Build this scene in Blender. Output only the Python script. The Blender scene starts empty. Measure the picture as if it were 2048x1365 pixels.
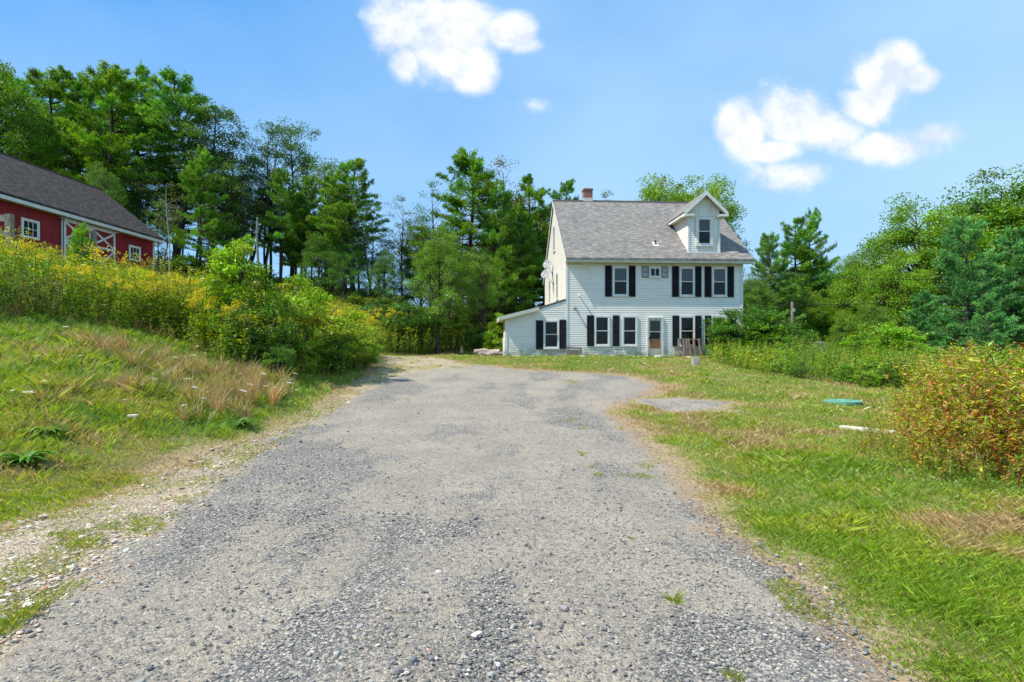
import bpy, math, numpy as np
from math import radians as R
sc=bpy.context.scene
# ---------------- camera, sky, sun ----------------
cam=bpy.data.objects.new("camera",bpy.data.cameras.new("camera")); sc.collection.objects.link(cam)
cam.location=(0,0,1.6); cam.rotation_euler=(R(90),0,0)
cam.data.sensor_width=36; cam.data.lens=36*1100/2048; cam.data.shift_y=12.5/2048
cam.data.clip_start=.1; cam.data.clip_end=3000
sc.camera=cam
SUN=np.array([-.679,-.208,1.0]); SUN/=np.linalg.norm(SUN)
SUN_EL=math.asin(SUN[2]); SUN_ROT=math.atan2(SUN[0],SUN[1])
w=bpy.data.worlds.new("World"); sc.world=w; w.use_nodes=True
def build_world():
    nt=w.node_tree; N=nt.nodes; L=nt.links; N.clear()
    def node(t,**k):
        n=N.new(t)
        for a,b in k.items(): setattr(n,a,b)
        return n
    def math_(op,a,b=None,c=None,clamp=False):
        n=node('ShaderNodeMath',operation=op,use_clamp=clamp)
        for i,v in enumerate((a,b,c)):
            if v is None: continue
            if isinstance(v,(int,float)): n.inputs[i].default_value=v
            else: L.new(v,n.inputs[i])
        return n.outputs[0]
    sky=node('ShaderNodeTexSky',sky_type='NISHITA',sun_disc=False,sun_elevation=SUN_EL,sun_rotation=SUN_ROT,
             altitude=200,air_density=1.0,dust_density=.35,ozone_density=1.6)
    tc=node('ShaderNodeTexCoord'); sep=node('ShaderNodeSeparateXYZ'); L.new(tc.outputs['Generated'],sep.inputs[0])
    X,Y,Z=sep.outputs
    ya=math_('MAXIMUM',math_('ABSOLUTE',Y),.15)
    a=math_('DIVIDE',X,ya); e=math_('DIVIDE',Z,ya)
    cmb=node('ShaderNodeCombineXYZ'); L.new(a,cmb.inputs[0]); L.new(e,cmb.inputs[1]); L.new(Y,cmb.inputs[2])
    nz=node('ShaderNodeTexNoise'); nz.inputs['Scale'].default_value=6.5; nz.inputs['Detail'].default_value=10; nz.inputs['Roughness'].default_value=.60
    nz.inputs['Distortion'].default_value=.25
    L.new(cmb.outputs[0],nz.inputs['Vector'])
    n0=math_('SUBTRACT',nz.outputs['Fac'],.5)
    blobs=[(800,50,90,75),(880,90,105,80),(940,130,55,55),(850,30,120,60),(915,40,75,60),(1020,62,50,38),(1055,92,40,14),(812,125,42,48),
           (1580,240,100,75),(1492,262,62,70),(1640,262,85,48),(1545,300,75,28),
           (1775,165,88,72),(1795,115,62,45),(1740,205,75,45),(1830,160,50,45),
           (1790,296,120,26),(1870,272,70,26),(1592,352,80,34),(1072,212,45,20)]
    acc=None
    for (px,py,rx,ry) in blobs:
        dx=math_('MULTIPLY',math_('SUBTRACT',a,(px-1024)/1100),1100/rx)
        dy=math_('MULTIPLY',math_('SUBTRACT',e,(695-py)/1100),1100/ry)
        r2=math_('SQRT',math_('ADD',math_('MULTIPLY',dx,dx),math_('MULTIPLY',dy,dy)))
        m=math_('SUBTRACT',1.0,r2)
        k=.5 if (px,py) in((1055,92),(1072,212),(1790,296),(1870,272),(1592,352)) else 1.0
        if k<1: m=math_('MULTIPLY',m,k)
        acc=m if acc is None else math_('MAXIMUM',acc,m)
    front=math_('GREATER_THAN',Y,0.0)
    acc=math_('ADD',acc,math_('MULTIPLY',math_('SUBTRACT',front,1.0),-0.35) if False else 0.0)
    d=math_('ADD',acc,math_('MULTIPLY',n0,2.3))
    d=math_('MULTIPLY_ADD',d,1.45,.15,clamp=True)
    d=math_('MULTIPLY',math_('MULTIPLY',d,d),math_('SUBTRACT',3.0,math_('MULTIPLY',d,2.0)))
    # scattered cumulus for the half of the sky behind the camera
    nb=node('ShaderNodeTexNoise'); nb.inputs['Scale'].default_value=2.6; nb.inputs['Detail'].default_value=8
    L.new(tc.outputs['Generated'],nb.inputs['Vector'])
    db=math_('MULTIPLY',math_('SUBTRACT',nb.outputs['Fac'],.66),6.0,clamp=True)
    mx=node('ShaderNodeMix',data_type='FLOAT'); L.new(front,mx.inputs[0]); L.new(db,mx.inputs[2]); L.new(d,mx.inputs[3]); dens=mx.outputs[0]
    # thin high haze streaks
    mp=node('ShaderNodeMapping'); mp.inputs['Scale'].default_value=(1.2,1.0,2.2); mp.inputs['Rotation'].default_value=(0,0,.35); L.new(tc.outputs['Generated'],mp.inputs[0])
    n2=node('ShaderNodeTexNoise'); n2.inputs['Scale'].default_value=1.7; n2.inputs['Detail'].default_value=4; L.new(mp.outputs[0],n2.inputs['Vector'])
    st=math_('MULTIPLY',math_('SUBTRACT',n2.outputs['Fac'],.44),1.9,clamp=True)
    side=math_('MULTIPLY_ADD',a,.55,.30,clamp=True)
    st=math_('ADD',math_('MULTIPLY',st,.55),math_('MULTIPLY',side,.62),clamp=True)
    hs=node('ShaderNodeHueSaturation'); hs.inputs['Saturation'].default_value=1.10; hs.inputs['Value'].default_value=1.0; L.new(sky.outputs[0],hs.inputs['Color'])
    tn=node('ShaderNodeMix',data_type='RGBA',blend_type='MULTIPLY'); tn.inputs[0].default_value=1; L.new(hs.outputs[0],tn.inputs[6]); tn.inputs[7].default_value=(.74,1.0,1.10,1)
    el=math_('SUBTRACT',.95,math_('MULTIPLY',e,1.5),clamp=True); gr=node('ShaderNodeMix',data_type='RGBA'); L.new(el,gr.inputs[0]); gr.inputs[6].default_value=(.95,2.85,6.1,1); gr.inputs[7].default_value=(2.3,4.2,6.5,1)
    ms=node('ShaderNodeMix',data_type='RGBA'); ms.inputs[0].default_value=.78; L.new(tn.outputs[2],ms.inputs[6]); L.new(gr.outputs[2],ms.inputs[7])
    m1=node('ShaderNodeMix',data_type='RGBA'); L.new(st,m1.inputs[0]); L.new(ms.outputs[2],m1.inputs[6]); m1.inputs[7].default_value=(3.5,5.2,6.6,1)
    # cloud body: slight real variation from white to pale grey
    nb2=node('ShaderNodeTexNoise'); nb2.inputs['Scale'].default_value=13; nb2.inputs['Detail'].default_value=7; nb2.inputs['Roughness'].default_value=.6
    of=node('ShaderNodeVectorMath',operation='ADD'); of.inputs[1].default_value=(.03,-.035,0); L.new(cmb.outputs[0],of.inputs[0]); L.new(of.outputs[0],nb2.inputs['Vector'])
    m3=node('ShaderNodeMix',data_type='RGBA'); L.new(math_('MULTIPLY_ADD',math_('SUBTRACT',nb2.outputs['Fac'],.5),5.0,.62,clamp=True),m3.inputs[0])
    m3.inputs[6].default_value=(4.5,5.1,5.9,1); m3.inputs[7].default_value=(6.5,6.55,6.6,1)
    m2=node('ShaderNodeMix',data_type='RGBA'); L.new(dens,m2.inputs[0]); L.new(m1.outputs[2],m2.inputs[6]); L.new(m3.outputs[2],m2.inputs[7])
    bg=node('ShaderNodeBackground'); bg.inputs[1].default_value=.115; L.new(m2.outputs[2],bg.inputs[0])
    o=node('ShaderNodeOutputWorld'); L.new(bg.outputs[0],o.inputs[0])
build_world()
sl=bpy.data.lights.new("sun",'SUN'); sl.energy=4.6; sl.angle=R(.5); sl.color=(1,.93,.80)
sun=bpy.data.objects.new("sun",sl); sc.collection.objects.link(sun)
from mathutils import Vector, Matrix
sun.rotation_euler=Vector(SUN).to_track_quat('Z','Y').to_euler(); sun.location=(-20,-6,40)
sc.view_settings.view_transform='Standard'; sc.view_settings.look='None'; sc.view_settings.exposure=0.54; sc.view_settings.gamma=1
sc.cycles.max_bounces=4; sc.cycles.diffuse_bounces=2; sc.cycles.glossy_bounces=2; sc.cycles.transmission_bounces=3; sc.cycles.transparent_max_bounces=8

# ---------------- helpers ----------------
col=sc.collection
def tag(o,label=None,cat=None,group=None,kind=None):
    if label: o['label']=label
    if cat: o['category']=cat
    if group: o['group']=group
    if kind: o['kind']=kind
    return o
def empty(name,loc,rz=0,**k):
    o=bpy.data.objects.new(name,None); o.empty_display_size=.2; col.objects.link(o); o.location=loc; o.rotation_euler=(0,0,rz)
    return tag(o,**k)
def link(name,me,parent=None,loc=None,**k):
    o=bpy.data.objects.new(name,me); col.objects.link(o)
    if parent: o.parent=parent
    if loc is not None: o.location=loc
    return tag(o,**k)
def S(t):
    t=np.clip(t,0,1); return t*t*(3-2*t)
def vnoise(x,y,seed=0):
    x=np.asarray(x,float); y=np.asarray(y,float)
    r=np.random.default_rng(seed).random((256,256))
    xi=np.floor(x).astype(int); yi=np.floor(y).astype(int); fx=S(x-xi); fy=S(y-yi)
    a=r[xi%256,yi%256]; b=r[(xi+1)%256,yi%256]; c=r[xi%256,(yi+1)%256]; d=r[(xi+1)%256,(yi+1)%256]
    return (a*(1-fx)+b*fx)*(1-fy)+(c*(1-fx)+d*fx)*fy
def fbm(x,y,seed=0,o=3):
    s=0;a=.5;t=0
    for i in range(o):
        s=s+a*vnoise(x*2**i+i*17.3,y*2**i-i*9.1,seed+i); t+=a; a*=.5
    return s/t
TY=[-30,0,3,5.6,8.6,12,16,20,24,30,36,60]; TX=[-11,-7.6,-6.2,-5.3,-4.3,-4.3,-4.8,-5.3,-5.9,-6.6,-5.5,-4]
def hgt(x,y):
    x=np.asarray(x,float); y=np.asarray(y,float)
    b=1.12*S((y-8)/21)*(1-.6*S((x-7)/6)*S((31-y)/8))
    s=np.interp(y,TY,TX)-x
    sp=np.where(s<-1.2,0,np.where(s<1.2,(s+1.2)**2/4.8,s))
    bank=.31*np.minimum(sp,11)+.13*np.clip(sp-11,0,30)
    back=.10*np.clip(y-32,0,14)*S((4-x)/6)*S((x+14)/8)
    drop=-2.2*S((x-14)/14)*S((y-6)/14)
    far=-9*S((y-58)/70)-5*S((np.abs(x)-60)/80)+30*S((np.hypot(x,y)-150)/250)
    n=.035*np.sin(x*.9+1.3*np.sin(y*.7))*np.sin(y*.8+.5)+.02*np.sin(x*2.3+y*1.1)*np.sin(y*2.1-x*.7)
    n=n*(.35+.65*S((sp-.2)/2)+.5*S((x-6)/3))
    return b+bank+back+drop+far+n
def h1(x,y): return float(hgt(x,y))
def inpoly(x,y,P):
    x=np.asarray(x); y=np.asarray(y); r=np.zeros(x.shape,bool); n=len(P)
    for i in range(n):
        x0,y0=P[i]; x1,y1=P[(i+1)%n]
        if y0==y1: continue
        c=((y0>y)!=(y1>y))&(x<(x1-x0)*(y-y0)/(y1-y0)+x0); r^=c
    return r
def sdist(x,y,P,closed=True):
    d=np.full(np.shape(x),1e9); n=len(P)
    for i in range(n if closed else n-1):
        x0,y0=P[i]; x1,y1=P[(i+1)%n]; dx,dy=x1-x0,y1-y0
        t=np.clip(((x-x0)*dx+(y-y0)*dy)/(dx*dx+dy*dy+1e-9),0,1)
        d=np.minimum(d,np.hypot(x-x0-t*dx,y-y0-t*dy))
    return np.where(inpoly(x,y,P),d,-d) if closed else d
DRIVE=[(-6.5,-6),(-5.2,0),(-4.7,3),(-4.34,4.66),(-4.21,5.62),(-4.17,6.61),(-4.3,7.92),(-4.2,8.83),(-4.15,10.37),(-4.25,12.54),(-4.5,15.54),(-4.85,18.96),(-5.3,23.23),(-6.2,27.8),
  (-4.6,28.2),(-3.75,26.75),(-2.77,24.56),(-1.94,22.75),(.31,20.97),(2.28,19.91),(3.92,19.1),(4.52,16.81),(3.79,15.3),(2.4,13.2),(2.23,12.2),(2.24,10.43),(2.16,7.78),(2.07,6.41),(1.98,5.78),(1.84,4.86),(1.89,4.37),(1.98,4.06),(1.92,3.43),(1.89,3.08),(1.86,2.64),(1.9,0),(2.2,-6)]
DARK_L=[(-2.6,0),(-2.72,2.92),(-2.77,3.3),(-2.83,4.02),(-3.3,6.12),(-3.56,7.33),(-3.78,9.21),(-3.85,11.26),(-4.0,14.08),(-4.1,16.73),(-4.0,19.0),(-3.2,21),(-1.5,22.4)]
PATCH=[(3.2,14.32),(4.02,14.44),(4.85,14.19),(5.32,13.73),(4.81,12.72),(3.91,12.43),(3.29,13.12)]
def dsd(x,y):
    a=np.maximum(sdist(x,y,DRIVE),sdist(x,y,PATCH))
    n=(fbm(x*2.2,y*2.2,5)-.5)*.55+(fbm(x*9,y*9,8)-.5)*.22
    return a+n*np.clip(.5+y*.05,.5,1.3)

class MB:
    def __init__(s): s.v=[]; s.f=[]; s.uv=None
    def face(s,pts):
        i=len(s.v); s.v+= [tuple(map(float,p)) for p in pts]; s.f.append(tuple(range(i,i+len(pts)))); return s
    def box(s,x0,x1,y0,y1,z0,z1):
        i=len(s.v); s.v+=[(x,y,z) for z in(z0,z1) for y in(y0,y1) for x in(x0,x1)]
        for f in((0,2,3,1),(4,5,7,6),(0,1,5,4),(2,6,7,3),(0,4,6,2),(1,3,7,5)): s.f.append(tuple(i+k for k in f))
        return s
    def prism(s,pts,a,b,m):   # polygon pts extruded from a to b; m(p,q,t)->xyz
        n=len(pts); i=len(s.v)
        s.v+=[tuple(m(p,q,a)) for p,q in pts]+[tuple(m(p,q,b)) for p,q in pts]
        s.f.append(tuple(range(i,i+n))[::-1]); s.f.append(tuple(range(i+n,i+2*n)))
        for k in range(n): l=(k+1)%n; s.f.append((i+k,i+l,i+n+l,i+n+k))
        return s
    def bar(s,a,b,wd,th,up=(0,0,1)):
        a=Vector(a); b=Vector(b); d=(b-a).normalized(); u=Vector(up); sd=d.cross(u)
        if sd.length<1e-4: sd=d.cross(Vector((1,0,0)))
        sd.normalize(); u=sd.cross(d); i=len(s.v)
        for p in(a,b):
            for q in((-1,-1),(1,-1),(1,1),(-1,1)): s.v.append(tuple(p+sd*wd/2*q[0]+u*th/2*q[1]))
        for f in((3,2,1,0),(4,5,6,7),(0,1,5,4),(1,2,6,5),(2,3,7,6),(3,0,4,7)): s.f.append(tuple(i+k for k in f))
        return s
    def tube(s,pts,rad,n=8,cap=True):
        pts=[Vector(p) for p in pts]; rad=rad if hasattr(rad,'__len__') else [rad]*len(pts); i=len(s.v)
        for k,p in enumerate(pts):
            d=(pts[min(k+1,len(pts)-1)]-pts[max(k-1,0)]).normalized()
            a=d.orthogonal().normalized() if abs(d.z)>.95 else d.cross(Vector((0,0,1))).normalized(); b=d.cross(a)
            for j in range(n):
                t=2*math.pi*j/n; s.v.append(tuple(p+(a*math.cos(t)+b*math.sin(t))*rad[k]))
        for k in range(len(pts)-1):
            for j in range(n):
                l=(j+1)%n; s.f.append((i+k*n+j,i+k*n+l,i+(k+1)*n+l,i+(k+1)*n+j))
        if cap: s.f.append(tuple(i+j for j in range(n))[::-1]); e=i+(len(pts)-1)*n; s.f.append(tuple(e+j for j in range(n)))
        return s
    def build(s,name,mat,parent=None,smooth=False,bevel=0,loc=None,**k):
        me=bpy.data.meshes.new(name); me.from_pydata(s.v,[],s.f); me.materials.append(mat)
        if s.uv is not None:
            l=me.uv_layers.new(name='UVMap'); 
            for lo in me.loops: l.data[lo.index].uv=s.uv(s.v[lo.vertex_index])
        if smooth: me.polygons.foreach_set('use_smooth',[True]*len(me.polygons))
        o=link(name,me,parent,loc,**k)
        if bevel:
            b=o.modifiers.new('bevel','BEVEL'); b.width=bevel; b.segments=2; b.limit_method='ANGLE'
        return o

def nodes(m):
    m.use_nodes=True; nt=m.node_tree; nt.nodes.clear(); return nt
def mk(name,c,rough=.6,c2=None,scale=8,detail=6,bump=0,bscale=None,metal=0,spec=.5,stretch=(1,1,1),lo=.35,hi=.65,coord='Object'):
    m=bpy.data.materials.new(name); nt=nodes(m); N=nt.nodes; L=nt.links
    b=N.new('ShaderNodeBsdfPrincipled'); o=N.new('ShaderNodeOutputMaterial'); L.new(b.outputs[0],o.inputs[0])
    b.inputs['Base Color'].default_value=(*c,1); b.inputs['Roughness'].default_value=rough; b.inputs['Metallic'].default_value=metal; b.inputs['Specular IOR Level'].default_value=spec
    if c2 or bump:
        tc=N.new('ShaderNodeTexCoord'); mp=N.new('ShaderNodeMapping'); mp.inputs['Scale'].default_value=stretch; L.new(tc.outputs[coord],mp.inputs[0])
    if c2:
        n=N.new('ShaderNodeTexNoise'); n.inputs['Scale'].default_value=scale; n.inputs['Detail'].default_value=detail; L.new(mp.outputs[0],n.inputs['Vector'])
        r=N.new('ShaderNodeValToRGB'); r.color_ramp.elements[0].position=lo; r.color_ramp.elements[1].position=hi
        r.color_ramp.elements[0].color=(*c,1); r.color_ramp.elements[1].color=(*c2,1); L.new(n.outputs['Fac'],r.inputs[0]); L.new(r.outputs[0],b.inputs['Base Color'])
    if bump:
        n=N.new('ShaderNodeTexNoise'); n.inputs['Scale'].default_value=bscale or scale*3; n.inputs['Detail'].default_value=6; L.new(mp.outputs[0],n.inputs['Vector'])
        bp=N.new('ShaderNodeBump'); bp.inputs['Strength'].default_value=bump; bp.inputs['Distance'].default_value=.02; L.new(n.outputs['Fac'],bp.inputs['Height']); L.new(bp.outputs[0],b.inputs['Normal'])
    return m
def foliage_mat(name,trans=.35,gloss=.06):
    m=bpy.data.materials.new(name); nt=nodes(m); N=nt.nodes; L=nt.links
    at=N.new('ShaderNodeAttribute'); at.attribute_name='Col'; oi=N.new('ShaderNodeObjectInfo')
    mx=N.new('ShaderNodeMix'); mx.data_type='RGBA'; mx.blend_type='MULTIPLY'; mx.inputs[0].default_value=1
    L.new(at.outputs['Color'],mx.inputs[6]); L.new(oi.outputs['Color'],mx.inputs[7])
    d=N.new('ShaderNodeBsdfDiffuse'); t=N.new('ShaderNodeBsdfTranslucent'); g=N.new('ShaderNodeBsdfGlossy'); g.inputs['Roughness'].default_value=.45; g.inputs['Color'].default_value=(.9,.95,1,1)
    L.new(mx.outputs[2],d.inputs[0])
    hs=N.new('ShaderNodeHueSaturation'); hs.inputs['Saturation'].default_value=1.1; hs.inputs['Value'].default_value=1.25; hs.inputs['Hue'].default_value=.492
    L.new(mx.outputs[2],hs.inputs['Color']); L.new(hs.outputs[0],t.inputs[0])
    a=N.new('ShaderNodeMixShader'); a.inputs[0].default_value=trans; L.new(d.outputs[0],a.inputs[1]); L.new(t.outputs[0],a.inputs[2])
    b=N.new('ShaderNodeMixShader'); b.inputs[0].default_value=gloss; L.new(a.outputs[0],b.inputs[1]); L.new(g.outputs[0],b.inputs[2])
    o=N.new('ShaderNodeOutputMaterial'); L.new(b.outputs[0],o.inputs[0]); return m
M_leaf=foliage_mat('leaf',.38,.025); M_needle=foliage_mat('needle',.3,.015); M_grass=foliage_mat('grass_blade',.4,.05)
M_bark=mk('bark',(.030,.024,.019),.95,(.085,.072,.06),6,6,.8,20,stretch=(1,1,.25))
M_birch=mk('birch_bark',(.45,.43,.39),.8,(.14,.13,.12),7,5,.3,20,stretch=(1,1,2.5),lo=.5,hi=.7)

# ---- quad soup ----
def soup_mesh(name,Q,C,mat):
    n=len(Q); me=bpy.data.meshes.new(name)
    me.vertices.add(4*n); me.loops.add(4*n); me.polygons.add(n)
    me.vertices.foreach_set('co',np.ascontiguousarray(Q,dtype=np.float32).ravel())
    me.loops.foreach_set('vertex_index',np.arange(4*n,dtype=np.int32))
    me.polygons.foreach_set('loop_start',np.arange(0,4*n,4,dtype=np.int32))
    if C is not None:
        a=me.color_attributes.new('Col','FLOAT_COLOR','POINT')
        c=np.ones((n,4,4),np.float32); c[:,:,:3]=np.asarray(C)[:,None,:]; a.data.foreach_set('color',c.ravel())
    me.update(calc_edges=True); me.materials.append(mat); return me
def unit(v): return v/(np.linalg.norm(v,axis=-1,keepdims=True)+1e-9)
def leaves(P,D,L,W,rng,up=None,fold=.0):
    n=len(P); D=unit(D)
    U=unit(rng.normal(size=(n,3))+np.array([0,0,1.2])) if up is None else up
    Sd=unit(np.cross(D,U)); Nn=np.cross(Sd,D)
    L=np.broadcast_to(L,(n,))[:,None]; W=np.broadcast_to(W,(n,))[:,None]
    mid=P+D*L*.45+Nn*L*fold
    return np.stack([P,mid+Sd*W/2,P+D*L,mid-Sd*W/2],1)
def tubeQ(pts,rad,sides=4):
    pts=np.asarray(pts,float); rad=np.broadcast_to(rad,(len(pts),)); d=unit(np.gradient(pts,axis=0))
    ref=np.where(np.abs(d[:,2:3])>.9,np.array([[1,0,0.]]),np.array([[0,0,1.]])); a=unit(np.cross(d,ref)); b=np.cross(d,a)
    t=2*np.pi*np.arange(sides)/sides
    ring=pts[:,None,:]+(a[:,None,:]*np.cos(t)[None,:,None]+b[:,None,:]*np.sin(t)[None,:,None])*rad[:,None,None]
    nx=np.roll(ring,-1,axis=1)
    return np.stack([ring[:-1],nx[:-1],nx[1:],ring[1:]],2).reshape(-1,4,3)
def colj(base,n,rng,j=.18,hue=.08):
    c=np.asarray(base)[None,:]*np.exp(rng.normal(0,j,(n,1)))*np.exp(rng.normal(0,hue,(n,3))); return np.clip(c,.003,.85)
def scatter(variants,pos,scale,rng,jit=.12,tilt=.1,cm=None):
    k=len(pos); vi=rng.integers(0,len(variants),k); Qs=[];Cs=[]
    th=rng.uniform(0,2*np.pi,k); tx=rng.normal(0,tilt,k); ty=rng.normal(0,tilt,k); cj=np.exp(rng.normal(0,jit,(k,1)))*np.exp(rng.normal(0,jit*.4,(k,3)))
    if cm is not None: cj=cj*cm
    for v,(Q,C) in enumerate(variants):
        I=np.where(vi==v)[0]
        if not len(I): continue
        c,s=np.cos(th[I])[:,None,None],np.sin(th[I])[:,None,None]
        sc_=np.asarray(scale)[I][:,None,None]
        x,y,z=Q[None,...,0]*sc_,Q[None,...,1]*sc_,Q[None,...,2]*sc_
        X=x*c-y*s+z*tx[I][:,None,None]; Y=x*s+y*c+z*ty[I][:,None,None]
        o=np.stack([X,Y,z],-1)+pos[I][:,None,None,:]
        Qs.append(o.reshape(-1,4,3)); Cs.append((C[None]*cj[I][:,None,:]).reshape(-1,3))
    return np.concatenate(Qs),np.concatenate(Cs)

# ---------------- terrain ----------------
def terrain():
    t=np.linspace(-1,1,430); xs=420*np.sinh(5.6*t)/np.sinh(5.6)
    t=np.linspace(-.72,1,430); ys=6+560*np.sinh(6*t)/np.sinh(6)
    Xg,Yg=np.meshgrid(xs,ys); Z=hgt(Xg,Yg)
    near=(np.abs(Xg)<9)&(Yg>-8)&(Yg<30)
    sd=np.full(Xg.shape,-5.0); sd[near]=dsd(Xg[near],Yg[near])
    Z=Z-.07*S((sd-.05)/.3)
    g=(1-S((sd+.1)/.3)); Z=Z+g*.035*(fbm(Xg*1.7,Yg*1.7,3)-.5)*S((40-np.hypot(Xg,Yg))/10)
    n=len(xs); me=bpy.data.meshes.new('ground')
    V=np.stack([Xg,Yg,Z],-1).reshape(-1,3); i=np.arange((n-1)*n).reshape(-1,n)[:,:-1].ravel()
    F=np.stack([i,i+1,i+n+1,i+n],1).astype(np.int32)
    me.vertices.add(len(V)); me.vertices.foreach_set('co',V.astype(np.float32).ravel()); me.loops.add(F.size); me.loops.foreach_set('vertex_index',F.ravel())
    me.polygons.add(len(F)); me.polygons.foreach_set('loop_start',np.arange(0,F.size,4,dtype=np.int32)); me.polygons.foreach_set('use_smooth',np.ones(len(F),bool))
    me.update(calc_edges=True)
    at_=me.attributes.new('Dirt','FLOAT','POINT'); at_.data.foreach_set('value',(S((sd+.75)/.6)*.9).astype(np.float32).ravel())
    m=bpy.data.materials.new('soil_and_turf'); nt=nodes(m); N=nt.nodes; L=nt.links
    b=N.new('ShaderNodeBsdfPrincipled'); b.inputs['Roughness'].default_value=.95; b.inputs['Specular IOR Level'].default_value=.1; o=N.new('ShaderNodeOutputMaterial'); L.new(b.outputs[0],o.inputs[0])
    tc=N.new('ShaderNodeTexCoord'); n1=N.new('ShaderNodeTexNoise'); n1.inputs['Scale'].default_value=.8; n1.inputs['Detail'].default_value=8; L.new(tc.outputs['Object'],n1.inputs['Vector'])
    r=N.new('ShaderNodeValToRGB'); E=r.color_ramp.elements; E[0].position=.3; E[0].color=(.09,.11,.025,1); E[1].position=.7; E[1].color=(.26,.19,.085,1); e=E.new(.5); e.color=(.15,.15,.04,1); L.new(n1.outputs[0],r.inputs[0])
    n2=N.new('ShaderNodeTexNoise'); n2.inputs['Scale'].default_value=22; n2.inputs['Detail'].default_value=6; L.new(tc.outputs['Object'],n2.inputs['Vector'])
    mx=N.new('ShaderNodeMix'); mx.data_type='RGBA'; mx.blend_type='OVERLAY'; mx.inputs[0].default_value=.8; L.new(r.outputs[0],mx.inputs[6]); L.new(n2.outputs[0],mx.inputs[7]); at=N.new('ShaderNodeAttribute'); at.attribute_name='Dirt'; dm=N.new('ShaderNodeMix'); dm.data_type='RGBA'; L.new(at.outputs['Fac'],dm.inputs[0]); L.new(mx.outputs[2],dm.inputs[6])
    dr=N.new('ShaderNodeValToRGB'); dr.color_ramp.elements[0].position=.35; dr.color_ramp.elements[1].position=.68; dr.color_ramp.elements[0].color=(.20,.135,.075,1); dr.color_ramp.elements[1].color=(.44,.34,.22,1); L.new(n2.outputs[0],dr.inputs[0]); L.new(dr.outputs[0],dm.inputs[7])
    L.new(dm.outputs[2],b.inputs['Base Color'])
    bp=N.new('ShaderNodeBump'); bp.inputs['Strength'].default_value=.7; bp.inputs['Distance'].default_value=.03; L.new(n2.outputs[0],bp.inputs['Height']); L.new(bp.outputs[0],b.inputs['Normal'])
    me.materials.append(m); link('ground',me,kind='structure')
terrain()
def dust_mask(x,y):
    # dusty wheel worn patches lie between coarse aggregate bands
    xc=np.interp(y,[0,4,8,14,20,26],[-.5,-.5,-.6,-1.0,-1.8,-3.6]); tr=np.exp(-((x-xc+.85)/.38)**2)+np.exp(-((x-xc-.85)/.38)**2)
    a=.11*tr-.03+fbm(x*.9+3,y*.42,21,4); b=fbm(x*3.1,y*1.9,31,3)
    xl=np.interp(y,[p[1] for p in DARK_L],[p[0] for p in DARK_L]); a=a-.16*np.exp(-((x-xl-.35)/.55)**2)-.10*np.exp(-((x-1.5)/.6)**2)
    return S((a*.75+b*.25-.36)/.13)
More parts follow.
